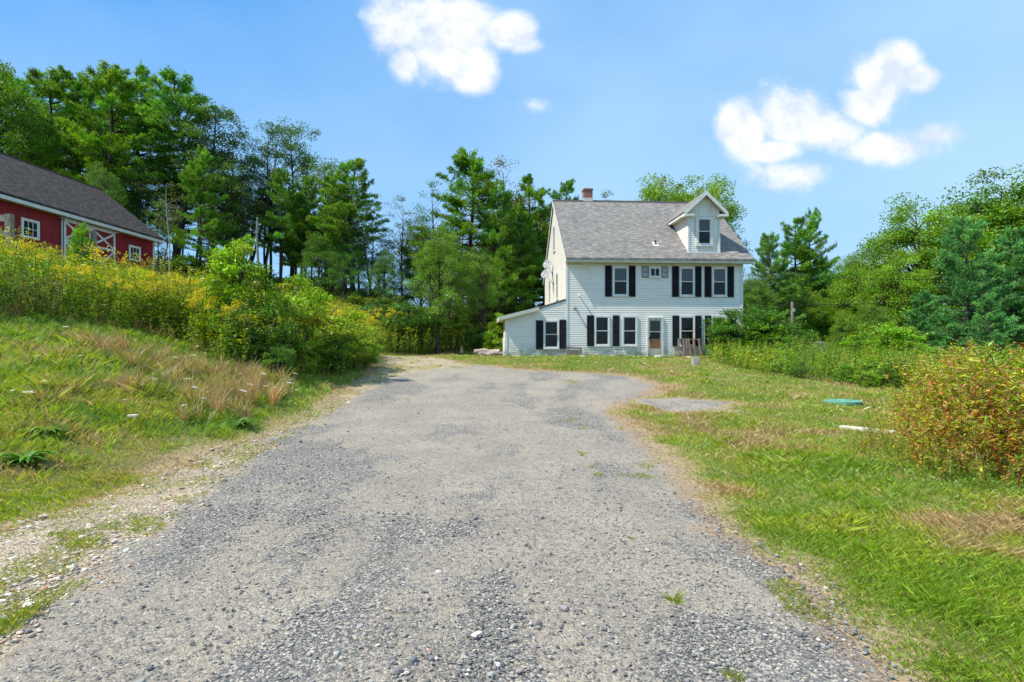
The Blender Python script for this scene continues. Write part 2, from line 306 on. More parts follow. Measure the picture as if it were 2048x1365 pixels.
def driveway():
    ys=[-5.0]
    while ys[-1]<29: ys.append(ys[-1]+max(.03,.008*abs(ys[-1])+.012 if ys[-1]>1.5 else .25))
    ys=np.array(ys); xs=np.arange(-7,6,.055); Xg,Yg=np.meshgrid(xs,ys); sd=dsd(Xg,Yg)
    near=np.clip((12-Yg)/8,0,1)
    Z=hgt(Xg,Yg)+.012-.12*S((-sd+.06)/.22)
    Z+=near*(.010*(fbm(Xg*7,Yg*7,41,4)-.5)+.02*(fbm(Xg*1.3,Yg*1.3,44,3)-.5)) + .03*(fbm(Xg*.8,Yg*.5,46,2)-.5)
    nx=len(xs); keep=sd>-.35; i=np.arange((len(ys)-1)*nx).reshape(-1,nx)[:,:-1].ravel()
    kf=keep.ravel(); i=i[kf[i]|kf[i+1]|kf[i+nx]|kf[i+nx+1]]; F=np.stack([i,i+1,i+nx+1,i+nx],1)
    used=np.unique(F); mp=np.zeros(Xg.size,np.int32); mp[used]=np.arange(len(used)); F=mp[F].astype(np.int32)
    V=np.stack([Xg,Yg,Z],-1).reshape(-1,3)[used]
    me=bpy.data.meshes.new('gravel_driveway'); me.vertices.add(len(V)); me.vertices.foreach_set('co',V.astype(np.float32).ravel()); me.loops.add(F.size); me.loops.foreach_set('vertex_index',F.ravel())
    me.polygons.add(len(F)); me.polygons.foreach_set('loop_start',np.arange(0,F.size,4,dtype=np.int32)); me.polygons.foreach_set('use_smooth',np.ones(len(F),bool))
    me.update(calc_edges=True)
    x,y=V[:,0],V[:,1]
    du=dust_mask(x,y)*.85
    xl=np.interp(y,[p[1] for p in DARK_L],[p[0] for p in DARK_L]); sh=S((xl-x+(fbm(x*3,y*3,51)-.5)*.8+.1)/.35)
    sh=np.maximum(sh,S((y-20+(fbm(x*2,y*2,53)-.5)*3)/2.5)*S((-1.6-x+(fbm(x*2,y*2,57)-.5)*2)/1.2)*.9)
    edge=S((.32-sdist(x,y,DRIVE)+(fbm(x*5,y*5,55)-.5)*.4)/.3)*(x>0)*(sdist(x,y,PATCH)<-.4)
    c=np.ones((len(V),4),np.float32); c[:,0]=du; c[:,1]=sh; c[:,2]=edge
    a=me.color_attributes.new('Mask','FLOAT_COLOR','POINT'); a.data.foreach_set('color',c.ravel())
    m=bpy.data.materials.new('gravel'); nt=nodes(m); N=nt.nodes; L=nt.links
    b=N.new('ShaderNodeBsdfPrincipled'); b.inputs['Roughness'].default_value=.9; b.inputs['Specular IOR Level'].default_value=.25; o=N.new('ShaderNodeOutputMaterial'); L.new(b.outputs[0],o.inputs[0])
    tc=N.new('ShaderNodeTexCoord'); at=N.new('ShaderNodeAttribute'); at.attribute_name='Mask'; sp=N.new('ShaderNodeSeparateColor'); L.new(at.outputs['Color'],sp.inputs[0])
    def vor(s):
        v=N.new('ShaderNodeTexVoronoi'); v.inputs['Scale'].default_value=s; L.new(tc.outputs['Object'],v.inputs['Vector']); return v
    v1=vor(75); v2=vor(190)
    def ramp(src,cols):
        r=N.new('ShaderNodeValToRGB'); r.color_ramp.interpolation='LINEAR'; E=r.color_ramp.elements
        E[0].position=cols[0][0]; E[0].color=(*cols[0][1],1); E[1].position=cols[-1][0]; E[1].color=(*cols[-1][1],1)
        for p,cc in cols[1:-1]: e=E.new(p); e.color=(*cc,1)
        L.new(src,r.inputs[0]); return r.outputs[0]
    s1=N.new('ShaderNodeSeparateColor'); L.new(v1.outputs['Color'],s1.inputs[0]); s2=N.new('ShaderNodeSeparateColor'); L.new(v2.outputs['Color'],s2.inputs[0])
    agg=ramp(s1.outputs[0],[(0,(.075,.075,.08)),(.35,(.155,.152,.153)),(.7,(.26,.25,.238)),(.88,(.42,.39,.34)),(1,(.56,.52,.45))])
    fine=ramp(s2.outputs[0],[(0,(.23,.20,.165)),(.5,(.37,.327,.268)),(1,(.515,.46,.385))])
    pale=ramp(s1.outputs[1],[(0,(.15,.125,.095)),(.4,(.34,.27,.19)),(.75,(.47,.39,.28)),(1,(.58,.53,.44))])
    def mix(f,a_,b_):
        n=N.new('ShaderNodeMix'); n.data_type='RGBA'; L.new(f,n.inputs[0]); L.new(a_,n.inputs[6]); L.new(b_,n.inputs[7]); return n.outputs[2]
    nz=N.new('ShaderNodeTexNoise'); nz.inputs['Scale'].default_value=14; nz.inputs['Detail'].default_value=9; nz.inputs['Roughness'].default_value=.7; L.new(tc.outputs['Object'],nz.inputs['Vector'])
    f=N.new('ShaderNodeMath'); f.operation='MULTIPLY_ADD'; f.use_clamp=True; L.new(nz.outputs[0],f.inputs[0]); f.inputs[1].default_value=3.2; 
    f0=N.new('ShaderNodeMath'); f0.operation='SUBTRACT'; L.new(sp.outputs[0],f0.inputs[0]); f0.inputs[1].default_value=1.95; L.new(f0.outputs[0],f.inputs[2])
    c1=mix(f.outputs[0],agg,fine); c2=mix(sp.outputs[1],c1,pale)
    tan=N.new('ShaderNodeRGB'); tan.outputs[0].default_value=(.36,.23,.12,1)
    e2=N.new('ShaderNodeMath'); e2.operation='MULTIPLY'; L.new(sp.outputs[2],e2.inputs[0]); e2.inputs[1].default_value=.5
    c3=mix(e2.outputs[0],c2,tan.outputs[0])
    n3=N.new('ShaderNodeTexNoise'); n3.inputs['Scale'].default_value=1.1; n3.inputs['Detail'].default_value=6; L.new(tc.outputs['Object'],n3.inputs['Vector'])
    rr=ramp(n3.outputs[0],[(.3,(.86,.845,.82)),(.7,(1.14,1.10,1.03))])
    mm=N.new('ShaderNodeMix'); mm.data_type='RGBA'; mm.blend_type='MULTIPLY'; mm.inputs[0].default_value=1; L.new(c3,mm.inputs[6]); L.new(rr,mm.inputs[7]); L.new(mm.outputs[2],b.inputs['Base Color'])
    ad=N.new('ShaderNodeMath'); ad.operation='ADD'; L.new(v1.outputs['Distance'],ad.inputs[0]); L.new(v2.outputs['Distance'],ad.inputs[1])
    bp=N.new('ShaderNodeBump'); bp.invert=True; bp.inputs['Strength'].default_value=.75; bp.inputs['Distance'].default_value=.008; L.new(ad.outputs[0],bp.inputs['Height']); L.new(bp.outputs[0],b.inputs['Normal'])
    me.materials.append(m); link('gravel_driveway',me,kind='structure')
driveway()
# ---- loose stones ----
def stones():
    rng=np.random.default_rng(4)
    # stone variants as quads: cube-sphere 6 faces x subdivided 1 -> 24 quads
    def var():
        g=np.array([-1,0,1.0]); Q=[]
        for ax in range(3):
            for sg in(-1,1):
                for i in range(2):
                    for j in range(2):
                        q=[]
                        for (a,b) in((i,j),(i+1,j),(i+1,j+1),(i,j+1)):
                            p=np.zeros(3); p[ax]=sg; p[(ax+1)%3]=g[a]; p[(ax+2)%3]=g[b]; q.append(p)
                        Q.append(q if sg>0 else q[::-1])
        Q=np.array(Q); Q=Q/(np.linalg.norm(Q,axis=-1,keepdims=True)**.75)
        k=rng.normal(size=(5,3)); off=sum(np.sin(Q@k[i]*1.6+i)*.09 for i in range(5)); Q=Q*(1+off[...,None])
        Q=Q*np.array([1,rng.uniform(.6,.9),rng.uniform(.35,.6)]); return Q*.5,np.ones((len(Q),3))
    V=[var() for _ in range(8)]
    n=95000; r=np.exp(rng.uniform(np.log(1.9),np.log(15),n)); th=R(90)+rng.uniform(-R(56),R(50),n); x=r*np.cos(th); y=r*np.sin(th)
    sd=dsd(x,y); xl=np.interp(y,[p[1] for p in DARK_L],[p[0] for p in DARK_L]); sh=(x<xl+.25*(rng.random(n)-.5))
    k=(sd>-.12)&((rng.random(n)<.30+.70*(1-dust_mask(x,y)))|sh)
    x,y,r,sh=x[k],y[k],r[k],sh[k]; n=len(x)
    s=np.clip(rng.lognormal(np.log(.0085),.48,n),.004,.05)*np.where(sh,1.75,1)*(1+.03*r)
    big=rng.random(n)<.006; s=np.where(big,s*1.3,s)
    z=hgt(x,y)+.016+s*.08
    pal=np.array([(.13,.13,.132),(.18,.178,.18),(.27,.26,.25),(.34,.33,.31),(.50,.47,.42),(.42,.33,.24)])
    p1=rng.choice(6,n,p=[.30,.32,.2,.1,.05,.03]); pal2=np.array([(.22,.20,.18),(.38,.31,.23),(.50,.42,.32),(.62,.56,.47),(.46,.27,.19),(.54,.49,.42)]); p2=rng.choice(6,n,p=[.2,.22,.25,.15,.08,.1])
    c=np.where(sh[:,None],pal2[p2],pal[p1]); c=np.where((big&~sh)[:,None],pal2[p2],c)
    Q,C=scatter(V,np.stack([x,y,z],-1),s,rng,.1,.25,c)
    m=bpy.data.materials.new('pebble'); nt=nodes(m); N=nt.nodes; b=N.new('ShaderNodeBsdfPrincipled'); b.inputs['Roughness'].default_value=.85; a=N.new('ShaderNodeAttribute'); a.attribute_name='Col'
    o=N.new('ShaderNodeOutputMaterial'); nt.links.new(a.outputs[0],b.inputs['Base Color']); nt.links.new(b.outputs[0],o.inputs[0])
    link('loose_gravel',soup_mesh('loose_gravel',Q,C,m),label='loose grey and tan pebbles scattered over the driveway surface',cat='gravel',kind='stuff')
stones()

# ---------------- vegetation pieces ----------------
G_BR=(.17,.27,.022); G_MID=(.085,.17,.020); G_DK=(.045,.105,.018); YEL=(.60,.52,.03); STRAW=(.42,.32,.14); BROWN=(.20,.12,.06)
def stalk(h,rng,nl,ll,lw,leafc,stemc=(.12,.15,.04),plume=0,plc=YEL,plen=.22,droop=.0,bare=.1,lean=.12,pw=.022):
    b=np.array([rng.normal(0,lean),rng.normal(0,lean)])*h
    t=np.linspace(0,1,6); P=np.stack([b[0]*t**2,b[1]*t**2,h*t],-1)
    Qs=[tubeQ(P,np.linspace(.006,.003,6)*h**.5,3)]; Cs=[colj(stemc,len(Qs[0]),rng,.1)]
    tt=rng.uniform(bare*.3,1,nl); az=rng.uniform(0,2*np.pi,nl)
    B=np.stack([b[0]*tt**2,b[1]*tt**2,h*tt],-1); el=rng.normal(.35-droop,.35,nl)
    D=np.stack([np.cos(az)*np.cos(el),np.sin(az)*np.cos(el),np.sin(el)],-1)
    sz=(.55+.45*np.sin(np.pi*np.clip(tt*.9+.1,0,1)))*rng.uniform(.7,1.2,nl)
    Qs.append(leaves(B,D,ll*sz,lw*sz,rng,fold=.05)); Cs.append(colj(leafc,nl,rng,.22,.08)*(1+.25*(tt[:,None]-.5)))
    if plume:
        nb=5
        for k in range(nb):
            a=rng.uniform(0,6.28); ln=plen*rng.uniform(.6,1.1); s=np.linspace(.1,1,6)
            base=P[-1]-np.array([0,0,1])*plen*.5*(k/nb)
            pts=base+np.stack([np.cos(a)*s*ln*.8,np.sin(a)*s*ln*.8,ln*(s*.9-.75*s**2)],-1)
            m=plume//nb; i=rng.integers(0,6,m); c0=pts[i]+rng.normal(0,.018,(m,3))
            d=rng.normal(size=(m,3))+np.array([0,0,.8]); Qs.append(leaves(c0,d,pw*1.3,pw,rng)); Cs.append(colj(plc,m,rng,.2,.06))
    return np.concatenate(Qs),np.concatenate(Cs)
def rs(s): return np.random.default_rng(s)
gold=[stalk(.92+.06*i,rs(60+i),50,.13,.022,[(.20,.32,.025),(.29,.38,.03),(.15,.27,.03),(.34,.39,.04)][i%4],plume=[30,60,0,0,45,0,20,0][i%8],droop=.1) for i in range(8)]
leafy=[stalk(.8+.08*i,rs(80+i),40,.10,.04,[(.20,.35,.022),(.15,.28,.03),(.28,.38,.03)][i%3],droop=.15) for i in range(5)]
brownst=[stalk(.9+.1*i,rs(90+i),34,.06,.014,[(.22,.15,.075),(.28,.20,.09),(.17,.15,.05)][i%3],stemc=(.2,.14,.08),plume=30,plc=(.24,.15,.09),plen=.15,pw=.016) for i in range(4)]
def tallgrass(h,n,rng,c):
    Qs=[];Cs=[]
    for k in range(n):
        a=rng.uniform(0,6.28); le=rng.uniform(.15,.8)*h; t=np.linspace(0,1,5); hh=h*rng.uniform(.6,1.1)
        P=np.stack([np.cos(a)*le*t**1.8+rng.normal(0,.04),np.sin(a)*le*t**1.8+rng.normal(0,.04),hh*(t-.35*le/h*t**2)],-1); w_=np.array([.006,.005,.004,.003,.001])*h**.5*1.2
        sd=np.array([-math.sin(a),math.cos(a),0]); A=P+sd*w_[:,None]; B=P-sd*w_[:,None]
        Qs.append(np.stack([A[:-1],B[:-1],B[1:],A[1:]],1)); Cs.append(np.repeat(colj(c,1,rng,.2,.06),4,0))
    return np.concatenate(Qs),np.concatenate(Cs)
strawg=[tallgrass(.62,26,rs(100+i),[(.42,.30,.12),(.33,.22,.085),(.27,.24,.07)][i%3]) for i in range(5)]
greeng=[tallgrass(.30,30,rs(110+i),[(.18,.32,.025),(.26,.37,.03),(.13,.27,.03)][i%3]) for i in range(5)]

def in_buildings(x,y):
    u=(x-2.92)*.9984+(y-29.5)*.0558; v=-(x-2.92)*.0558+(y-29.5)*.9984
    a=(u>-3.3)&(u<9.75)&(v>-.02)&(v<10)
    b=(x<-23.2)&(y>13)&(y<36.2)
    return a|b
def poly_points(P,n,rng,bias=None):
    P=np.array(P); lo,hi=P.min(0),P.max(0); out=[]
    while sum(map(len,out))<n:
        q=rng.uniform(lo,hi,(n*2,2)); k=inpoly(q[:,0],q[:,1],[tuple(p) for p in P])&~in_buildings(q[:,0],q[:,1])
        if bias is not None: k&=rng.random(len(q))<bias(q[:,0],q[:,1])
        out.append(q[k])
    q=np.concatenate(out)[:n]; return np.stack([q[:,0],q[:,1],hgt(q[:,0],q[:,1])],-1)
def thicket(name,variants,P,n,seed,s0,s1,label,cat,bias=None,mat=None,cm=None,tilt=.1,hm=None,**k):
    rng=rs(seed); pos=poly_points(P,n,rng,bias); s=rng.uniform(s0,s1,n)
    if hm is not None: s=s*hm(pos[:,0],pos[:,1])
    Q,C=scatter(variants,pos,s,rng,.16,tilt,cm(pos[:,0],pos[:,1]) if cm else None)
    return link(name,soup_mesh(name,Q,C,mat or M_leaf),label=label,cat=cat,kind='stuff',**k)
BANK=[(-15,8.5),(-11.2,11.4),(-11.2,13.6),(-10.2,15.4),(-8.6,15.0),(-7.3,14.2),(-6.4,14.2),(-6.1,16.5),(-5.9,18.6),(-6.0,21.5),(-6.9,26),(-7.9,31.5),(-12,38),(-23.0,34),(-23.2,22),(-22,12)]
HM=lambda x,y:(.45+.75*fbm(x*.45,y*.45,62)+.35*fbm(x*1.6,y*1.6,63))*(1-.17*S((-11.5-x)/3))*(1-.16*S((y-15)/4)*S((-11-x)/3))
falloff=lambda x,y: np.clip(1.25-(np.hypot(x,y)-12)/30,.35,1)
thicket('goldenrod_thicket',gold+leafy[:2]+gold[2:4],BANK,6500,201,.75,1.3,'dense mass of yellow flowering goldenrod covering the upper bank','goldenrod',falloff,
   cm=lambda x,y: np.where(fbm(x*.5,y*.5,61)[:,None]>.52,np.array([[1.1,1.05,1]]),np.array([[.75,.9,1]])),hm=HM)
thicket('mixed_undergrowth',leafy+greeng+gold[2:4]+strawg[:1],[(-15.5,9),(-11.3,10.9),(-10.9,13.2),(-9.9,14.9),(-8.4,14.3),(-7.2,13.3),(-6,13.2),(-5.5,15),(-5.2,18),(-5.4,21),(-6.3,25.5),(-7.4,25),(-6.4,19),(-7,15.2),(-8.8,16.2),(-10.8,16.4),(-12.2,14.5),(-12,12.3),(-16,10.5)],1500,224,.3,.75,'low mixed weeds spilling over the front edge of the goldenrod','weeds',
   bias=lambda x,y: np.clip(fbm(x*1.1,y*1.1,66)*2.2-.6,.03,1))
thicket('tall_goldenrod',gold+leafy[1:3],[(-10.8,15.6),(-8.8,15.2),(-7,14.4),(-6.1,14.6),(-5.75,17),(-5.7,20.5),(-6.4,25.5),(-8.5,27),(-11,22)],1500,222,1.1,1.6,'tall yellow green goldenrod filling the slope beside the driveway bend','goldenrod',cm=lambda x,y: np.where(fbm(x*.7,y*.7,64)[:,None]>.5,np.array([[1.2,1.08,.9]]),np.array([[.95,1.0,1]])))
thicket('dry_weeds',brownst,[(-16,9.5),(-11.4,11.0),(-10.7,13.0),(-11.5,14.2),(-17,14.0)],620,203,.55,.85,'reddish brown dried weeds along the top of the mown bank','weeds')
BACK=[(-7.2,26.8),(-6.4,29.5),(-4.9,31.8),(-3.2,33.8),(-.9,33.0),(-.6,41),(-14,45),(-13,30),(-9.5,26)]
thicket('back_weeds',gold+gold+leafy,BACK,2400,204,.9,1.35,'green and yellow weeds rising behind the end of the driveway','weeds')
RIGHT=[(9.6,27.6),(8.9,21.2),(9.6,19.3),(11.3,19.9),(12.5,19.0),(12.9,17.0),(14,14.5),(19,13.5),(26,16),(30,30),(14.5,33),(13.2,29.5)]
thicket('right_weeds',leafy+gold[3:4]+gold[5:6],RIGHT,3800,205,.85,1.2,'bright green weeds between the lawn and the woods right of the house','weeds',falloff,
   cm=lambda x,y: np.where(fbm(x*.6,y*.6,71)[:,None]>.5,np.array([[1.35,1.22,1]]),np.array([[.8,.9,1.0]])),hm=lambda x,y:.2+.9*fbm(x*.55,y*.55,72)+.55*fbm(x*1.7,y*1.7,73))
thicket('house_base_weeds',leafy+greeng,[(-.6,29.4),(-.6,28.7),(4,28.9),(7,29.1),(12.5,29.2),(12.6,30.0),(7,29.75),(2.9,29.4)],240,207,.22,.5,'patchy green weeds growing along the foot of the front siding','weeds')
# straw and long grass on the bank
HAY=[(-9.6,12.4),(-8.2,12.9),(-6.9,13.6),(-5.6,14.2),(-5.1,12.6),(-5.2,11.0),(-4.8,10.0),(-5.4,8.6),(-6.0,9.6),(-6.9,9.4),(-7.0,10.9),(-8.4,11.2)]
thicket('dry_grass_clumps',strawg+strawg[2:3]+greeng[:3],HAY,300,210,.5,1.05,'tan dried grass clumps leaning on the lower bank','grass',mat=M_grass,tilt=.35)
thicket('long_grass',greeng,[(-15,8),(-11.5,12),(-10.5,15),(-6.5,14.5),(-5,20),(-4.8,12),(-4.7,8),(-6,5),(-9,4)],1900,211,.35,.8,'longer green grass tufts over the sloping bank','grass',mat=M_grass,tilt=.3,
   bias=lambda x,y: np.clip(fbm(x*.9,y*.9,77)*2-.45,.05,1))

def grass():
    rng=rs(7); n=960000; r=np.exp(rng.uniform(np.log(2.0),np.log(48),n)); th=R(90)+rng.uniform(-R(60),R(56),n)
    x=r*np.cos(th); y=r*np.sin(th)
    # clumping
    k=max(1,n//7); cx=rng.normal(0,1,(k,2)); ids=np.arange(n)//7; x0=x[(ids*7).clip(max=n-1)]; y0=y[(ids*7).clip(max=n-1)]
    r0=np.hypot(x0,y0); x=x0+rng.normal(0,.03,n)*(1+.09*r0); y=y0+rng.normal(0,.03,n)*(1+.09*r0); r=np.hypot(x,y)
    sd=dsd(x,y); s=np.interp(y,TY,TX)-x
    bald=fbm(x*.85,y*.85,91,4); bank=S((s-.3)/1.5)
    keep=(sd<-.02)&~in_buildings(x,y)&(r>1.9)
    edge=np.clip((-sd)/.35,0,1); keep&=rng.random(n)<(.30+.7*edge)
    keep&=rng.random(n)<np.clip(1.0-np.clip(bald-.62,0,1)*6,.4,1)
    # sparse sprouts on the stony shoulder
    xl=np.interp(y,[p[1] for p in DARK_L],[p[0] for p in DARK_L]); spr=(sd>-.02)&(x<xl-.05)&(fbm(x*2.6,y*2.6,93,3)>.43)&(rng.random(n)<.9)&(y<22)
    spr|=(sd>0)&(x>1.0)&(x<2.1)&(fbm(x*2.2,y*2.2,95,3)>.70)&(rng.random(n)<.8)
    spr|=(sd>-.02)&(y>20.5)&(x<-1.5)&(fbm(x*1.2,y*1.2,97,3)>.47)&(rng.random(n)<.6)
    keep|=spr; x,y,r,sd,s,bald,bank,spr=[a[keep] for a in(x,y,r,sd,s,bald,bank,spr)]; n=len(x)
    cl=fbm(x*.45+9,y*.45,101,3); cl2=fbm(x*1.6,y*1.6,105,3)
    pal=np.array([(.08,.17,.02),(.15,.27,.022),(.25,.385,.024),(.35,.44,.028),(.40,.37,.07),(.50,.37,.17)])
    v=np.clip(.40+(cl-.5)*1.7+(cl2-.5)*1.5+rng.normal(0,.13,n),0,.999)
    v=np.where(bank>.5,v*.92,v)
    v+=.35*S((.8+sd)/.8)*(1-spr)*.8                       # drier by the drive edge
    v+=.05*S((y-9)/8)*(x>0)                                # far lawn drier and yellower
    v+=np.where(bald>.68,.15,0)+np.where((y>19)&(x<4),.14,0)
    v+=.22*bank*S((fbm(x*.8,y*.8,109,3)-.52)/.1)            # straw patches on the bank
    v=np.maximum(v,.27+.1*rng.random(n)-.12*bank); v=np.where(rng.random(n)<.06,v+.45,v); v=np.clip(v,0,.999)*5; i=v.astype(int).clip(0,4); f=(v-i)[:,None]; C=pal[i]*(1-f)+pal[i+1]*f; C=np.where(spr[:,None]&(rng.random(n)<.6)[:,None],np.array([[.36,.36,.05]]),C)
    C=C*np.exp(rng.normal(0,.2,(n,1)))*np.exp(rng.normal(0,.05,(n,3)))
    hh=np.where(s>0.2,.06+.04*bank,.048)*rng.uniform(.5,1.4,n)*(.65+.9*cl2)*np.clip(.5+edge_f(sd),.5,1)*np.where(spr,1.25,1)
    tuft=S((fbm(x*1.1,y*1.1,113,3)-.6)/.08); hh*=1+.8*tuft
    wd=np.clip(.0008*r,.0030,.026)
    lean=rng.normal(0,.6,(n,2))*hh[:,None]+np.stack([fbm(x,y,117)-.5,fbm(x,y,119)-.5],-1)*.8*hh[:,None]
    az=rng.uniform(0,2*np.pi,n); sx=np.cos(az)*wd/2; sy=np.sin(az)*wd/2; z=hgt(x,y)-.008+np.where(spr,.012,0)
    A=np.stack([x-sx,y-sy,z],-1); B=np.stack([x+sx,y+sy,z],-1)
    T=np.stack([x+lean[:,0],y+lean[:,1],z+hh],-1); Mi=np.stack([x+lean[:,0]*.42+sx*.9,y+lean[:,1]*.42+sy*.9,z+hh*.62],-1)
    Q=np.stack([A,B,Mi,T],1)
    link('grass',soup_mesh('grass',Q,C,M_grass),label='uneven green and straw coloured grass over lawn and bank',cat='grass',kind='stuff')
def edge_f(sd): return np.clip(-sd/.8,0,.5)
grass()

# ---------------- trees ----------------
def pine_mesh(seed,H=16,base=.35,spread=3.0,dens=1.0,name='pine',needle=(.145,.29,.034)):
    rng=rs(seed); T=np.linspace(0,1,12); bend=rng.normal(0,.25,2)
    path=lambda t: np.stack([bend[0]*np.sin(t*3)+.1*np.sin(t*9+seed),bend[1]*np.sin(t*2.6)+.1*np.cos(t*8),H*t],-1)
    rad=lambda t:.022*H*.62*(1-t)**.8+.02
    tq=[tubeQ(path(T)-np.array([0,0,.0]),rad(T),8)]; Lq=[];Lc=[]
    z=base*H*.55
    while z<H*.985:
        t=z/H; live=t>base; u=np.clip((t-base)/(1-base),0,1)
        prof=(1-u)**.62*(.55+.45*min(1,u*3.5)) ; nb=rng.integers(3,6) if live else rng.integers(1,4)
        for k in range(nb):
            L=(spread*prof*rng.uniform(.55,1.25)+.35) if live else rng.uniform(.4,1.5)
            az=rng.uniform(0,6.283); el=rng.uniform(-.05,.25)+.65*u**2
            s=np.linspace(0,1,6); d=np.array([math.cos(az),math.sin(az)])
            o=path(np.array([t]))[0]; P=np.stack([o[0]+d[0]*L*s*math.cos(el),o[1]+d[1]*L*s*math.cos(el),o[2]+L*(s*math.sin(el)+.10*s**2-.06*s)],-1)
            P[:,:2]+=np.cumsum(rng.normal(0,.05,(6,2)),0)*s[:,None]
            tq.append(tubeQ(P,np.linspace(.018+.012*L,.008,6),4))
            if not live: continue
            m=int(L*17*dens)+5; q=rng.uniform(.28,1,m)**.8; ip=np.stack([np.interp(q,s,P[:,i]) for i in range(3)],-1)
            w_=L*.30*(1.15-q)+.10; side=np.array([-d[1],d[0],0]); ip+=side*(rng.uniform(-1,1,m)*w_)[:,None]+np.array([0,0,1])*rng.normal(.05,.07,m)[:,None]
            bc=np.array(needle)*np.exp(rng.normal(0,.22))*np.array([math.exp(rng.normal(.0,.12)),1,1])
            nn=9; c0=np.repeat(ip,nn,0)+rng.normal(0,.05,(m*nn,3)); out=np.repeat(np.stack([np.full(m,d[0]),np.full(m,d[1]),np.full(m,.55)],-1),nn,0)
            D=unit(rng.normal(size=(m*nn,3))*.75+out*.8)
            Lq.append(leaves(c0,D,rng.uniform(.16,.32,m*nn),.055,rng)); Lc.append(np.repeat(colj(bc,m,rng,.16,.05),nn,0)*np.exp(rng.normal(0,.12,(m*nn,1))))
        z+=rng.uniform(.32,.62)*H/16 if live else rng.uniform(.5,1.1)
    return soup_mesh(name+'_trunk',np.concatenate(tq),None,M_bark),soup_mesh(name+'_crown',np.concatenate(Lq),np.concatenate(Lc),M_needle),H
def broad_mesh(seed,H=12,base=.25,spread=3.6,nc=120,lpc=150,leafc=(.135,.27,.022),ls=.15,name='tree',stems=1,trunk=.2,cr=.62,bark=None,egg=.0,flat=1.0):
    rng=rs(seed); tq=[];Lq=[];Lc=[]
    st=[]
    for k in range(stems):
        b=rng.normal(0,.18*(stems>1)*spread,2); tip=rng.normal(0,.12 if stems==1 else .4,2)*spread
        t=np.linspace(0,1,9); P=np.stack([b[0]+(tip[0]-b[0])*t**1.3+.12*np.sin(t*7+seed+k),b[1]+(tip[1]-b[1])*t**1.3+.12*np.cos(t*6+k),H*.93*t],-1)
        st.append(P); tq.append(tubeQ(P,trunk*(1-t)**.75+.012,8))
    cz=H*(base+1)/2; rz=H*(1-base)/2
    lobes=unit(rng.normal(size=(7,3)))
    for k in range(nc):
        d=unit(rng.normal(size=3)); rr=rng.uniform(.25,1)**.5
        lob=.78+.34*np.max(np.clip(lobes@d,0,1))**3
        c=np.array([d[0]*spread*rr*lob,d[1]*spread*rr*lob,cz+d[2]*rz*rr*lob])
        c[:2]*=1-egg*np.clip((c[2]-cz)/rz,-1,1)
        c[2]=max(c[2],H*base*.8)
        P=st[rng.integers(stems)]; dist=math.hypot(c[0],c[1]); zt=np.clip(c[2]-dist*rng.uniform(.5,1.0),H*base*.45,H*.9)
        o=np.array([np.interp(zt,P[:,2],P[:,0]),np.interp(zt,P[:,2],P[:,1]),zt]); s=np.linspace(0,1,6)[:,None]
        B=o+(c-o)*s+np.array([0,0,1])*(.12*np.sin(np.pi*s)*dist)+np.cumsum(rng.normal(0,.05,(6,3)),0)*s
        tq.append(tubeQ(B,np.linspace(.012*dist+.012,.006,6)*(trunk/.2)**.6,4))
        m=int(lpc*rng.uniform(.4,1.5)); q=rng.normal(size=(m,3)); q=unit(q)*(rng.random((m,1))**.45)*cr*rng.uniform(.7,1.35)*np.array([1.15,1.15,.62*flat])
        P0=c+q; D=unit(q*1.2+rng.normal(size=(m,3))*.6+np.array([0,0,-.15])); bc=np.array(leafc)*np.exp(rng.normal(0,.18))*np.exp(rng.normal(0,.06,3))
        Lq.append(leaves(P0,D,ls*rng.uniform(.65,1.25,m),ls*.62,rng,fold=.06)); Lc.append(colj(bc,m,rng,.2,.06))
    return soup_mesh(name+'_trunk',np.concatenate(tq),None,bark or M_bark),soup_mesh(name+'_crown',np.concatenate(Lq),np.concatenate(Lc),M_leaf),H
LIB=dict(
 P0=pine_mesh(1,16,.40,4.2,1.0),P1=pine_mesh(2,16,.30,3.7,1.0),P2=pine_mesh(3,16,.47,3.5,1.0),P3=pine_mesh(4,16,.20,4.4,1.0),P4=pine_mesh(5,14,.05,4.2,1.1,needle=(.145,.32,.085)),
 D0=broad_mesh(11,12,.22,4.0,190,230,cr=.74),D1=broad_mesh(12,12,.15,3.5,180,220,cr=.70,leafc=(.165,.31,.022)),
 D2=broad_mesh(13,15,.34,2.2,110,95,leafc=(.11,.20,.035),ls=.14,cr=.5,trunk=.15),D3=broad_mesh(14,15,.40,2.5,100,85,leafc=(.10,.185,.035),ls=.14,cr=.5,trunk=.15,stems=2),
 D4=broad_mesh(15,12,.25,2.8,80,60,leafc=(.13,.16,.05),ls=.12,cr=.45,trunk=.11),
 D5=broad_mesh(16,12,.12,3.4,170,170,leafc=(.14,.26,.028),ls=.13,stems=2,egg=.25),
 F0=broad_mesh(17,14,.5,1.6,40,60,leafc=(.06,.12,.03),ls=.15,cr=.6,trunk=.11),
 S0=broad_mesh(21,2.4,.05,1.15,70,110,leafc=(.21,.34,.022),ls=.085,stems=6,trunk=.022,cr=.24),
 S1=broad_mesh(22,2.4,.02,1.25,80,120,leafc=(.13,.25,.025),ls=.075,stems=6,trunk=.025,cr=.24),
 S2=broad_mesh(23,2.6,.02,1.05,90,130,leafc=(.20,.35,.02),ls=.085,stems=6,trunk=.016,cr=.24,egg=.3),
 BI=broad_mesh(24,12,.45,1.3,28,45,leafc=(.14,.17,.04),ls=.12,cr=.5,trunk=.07,bark=M_birch))
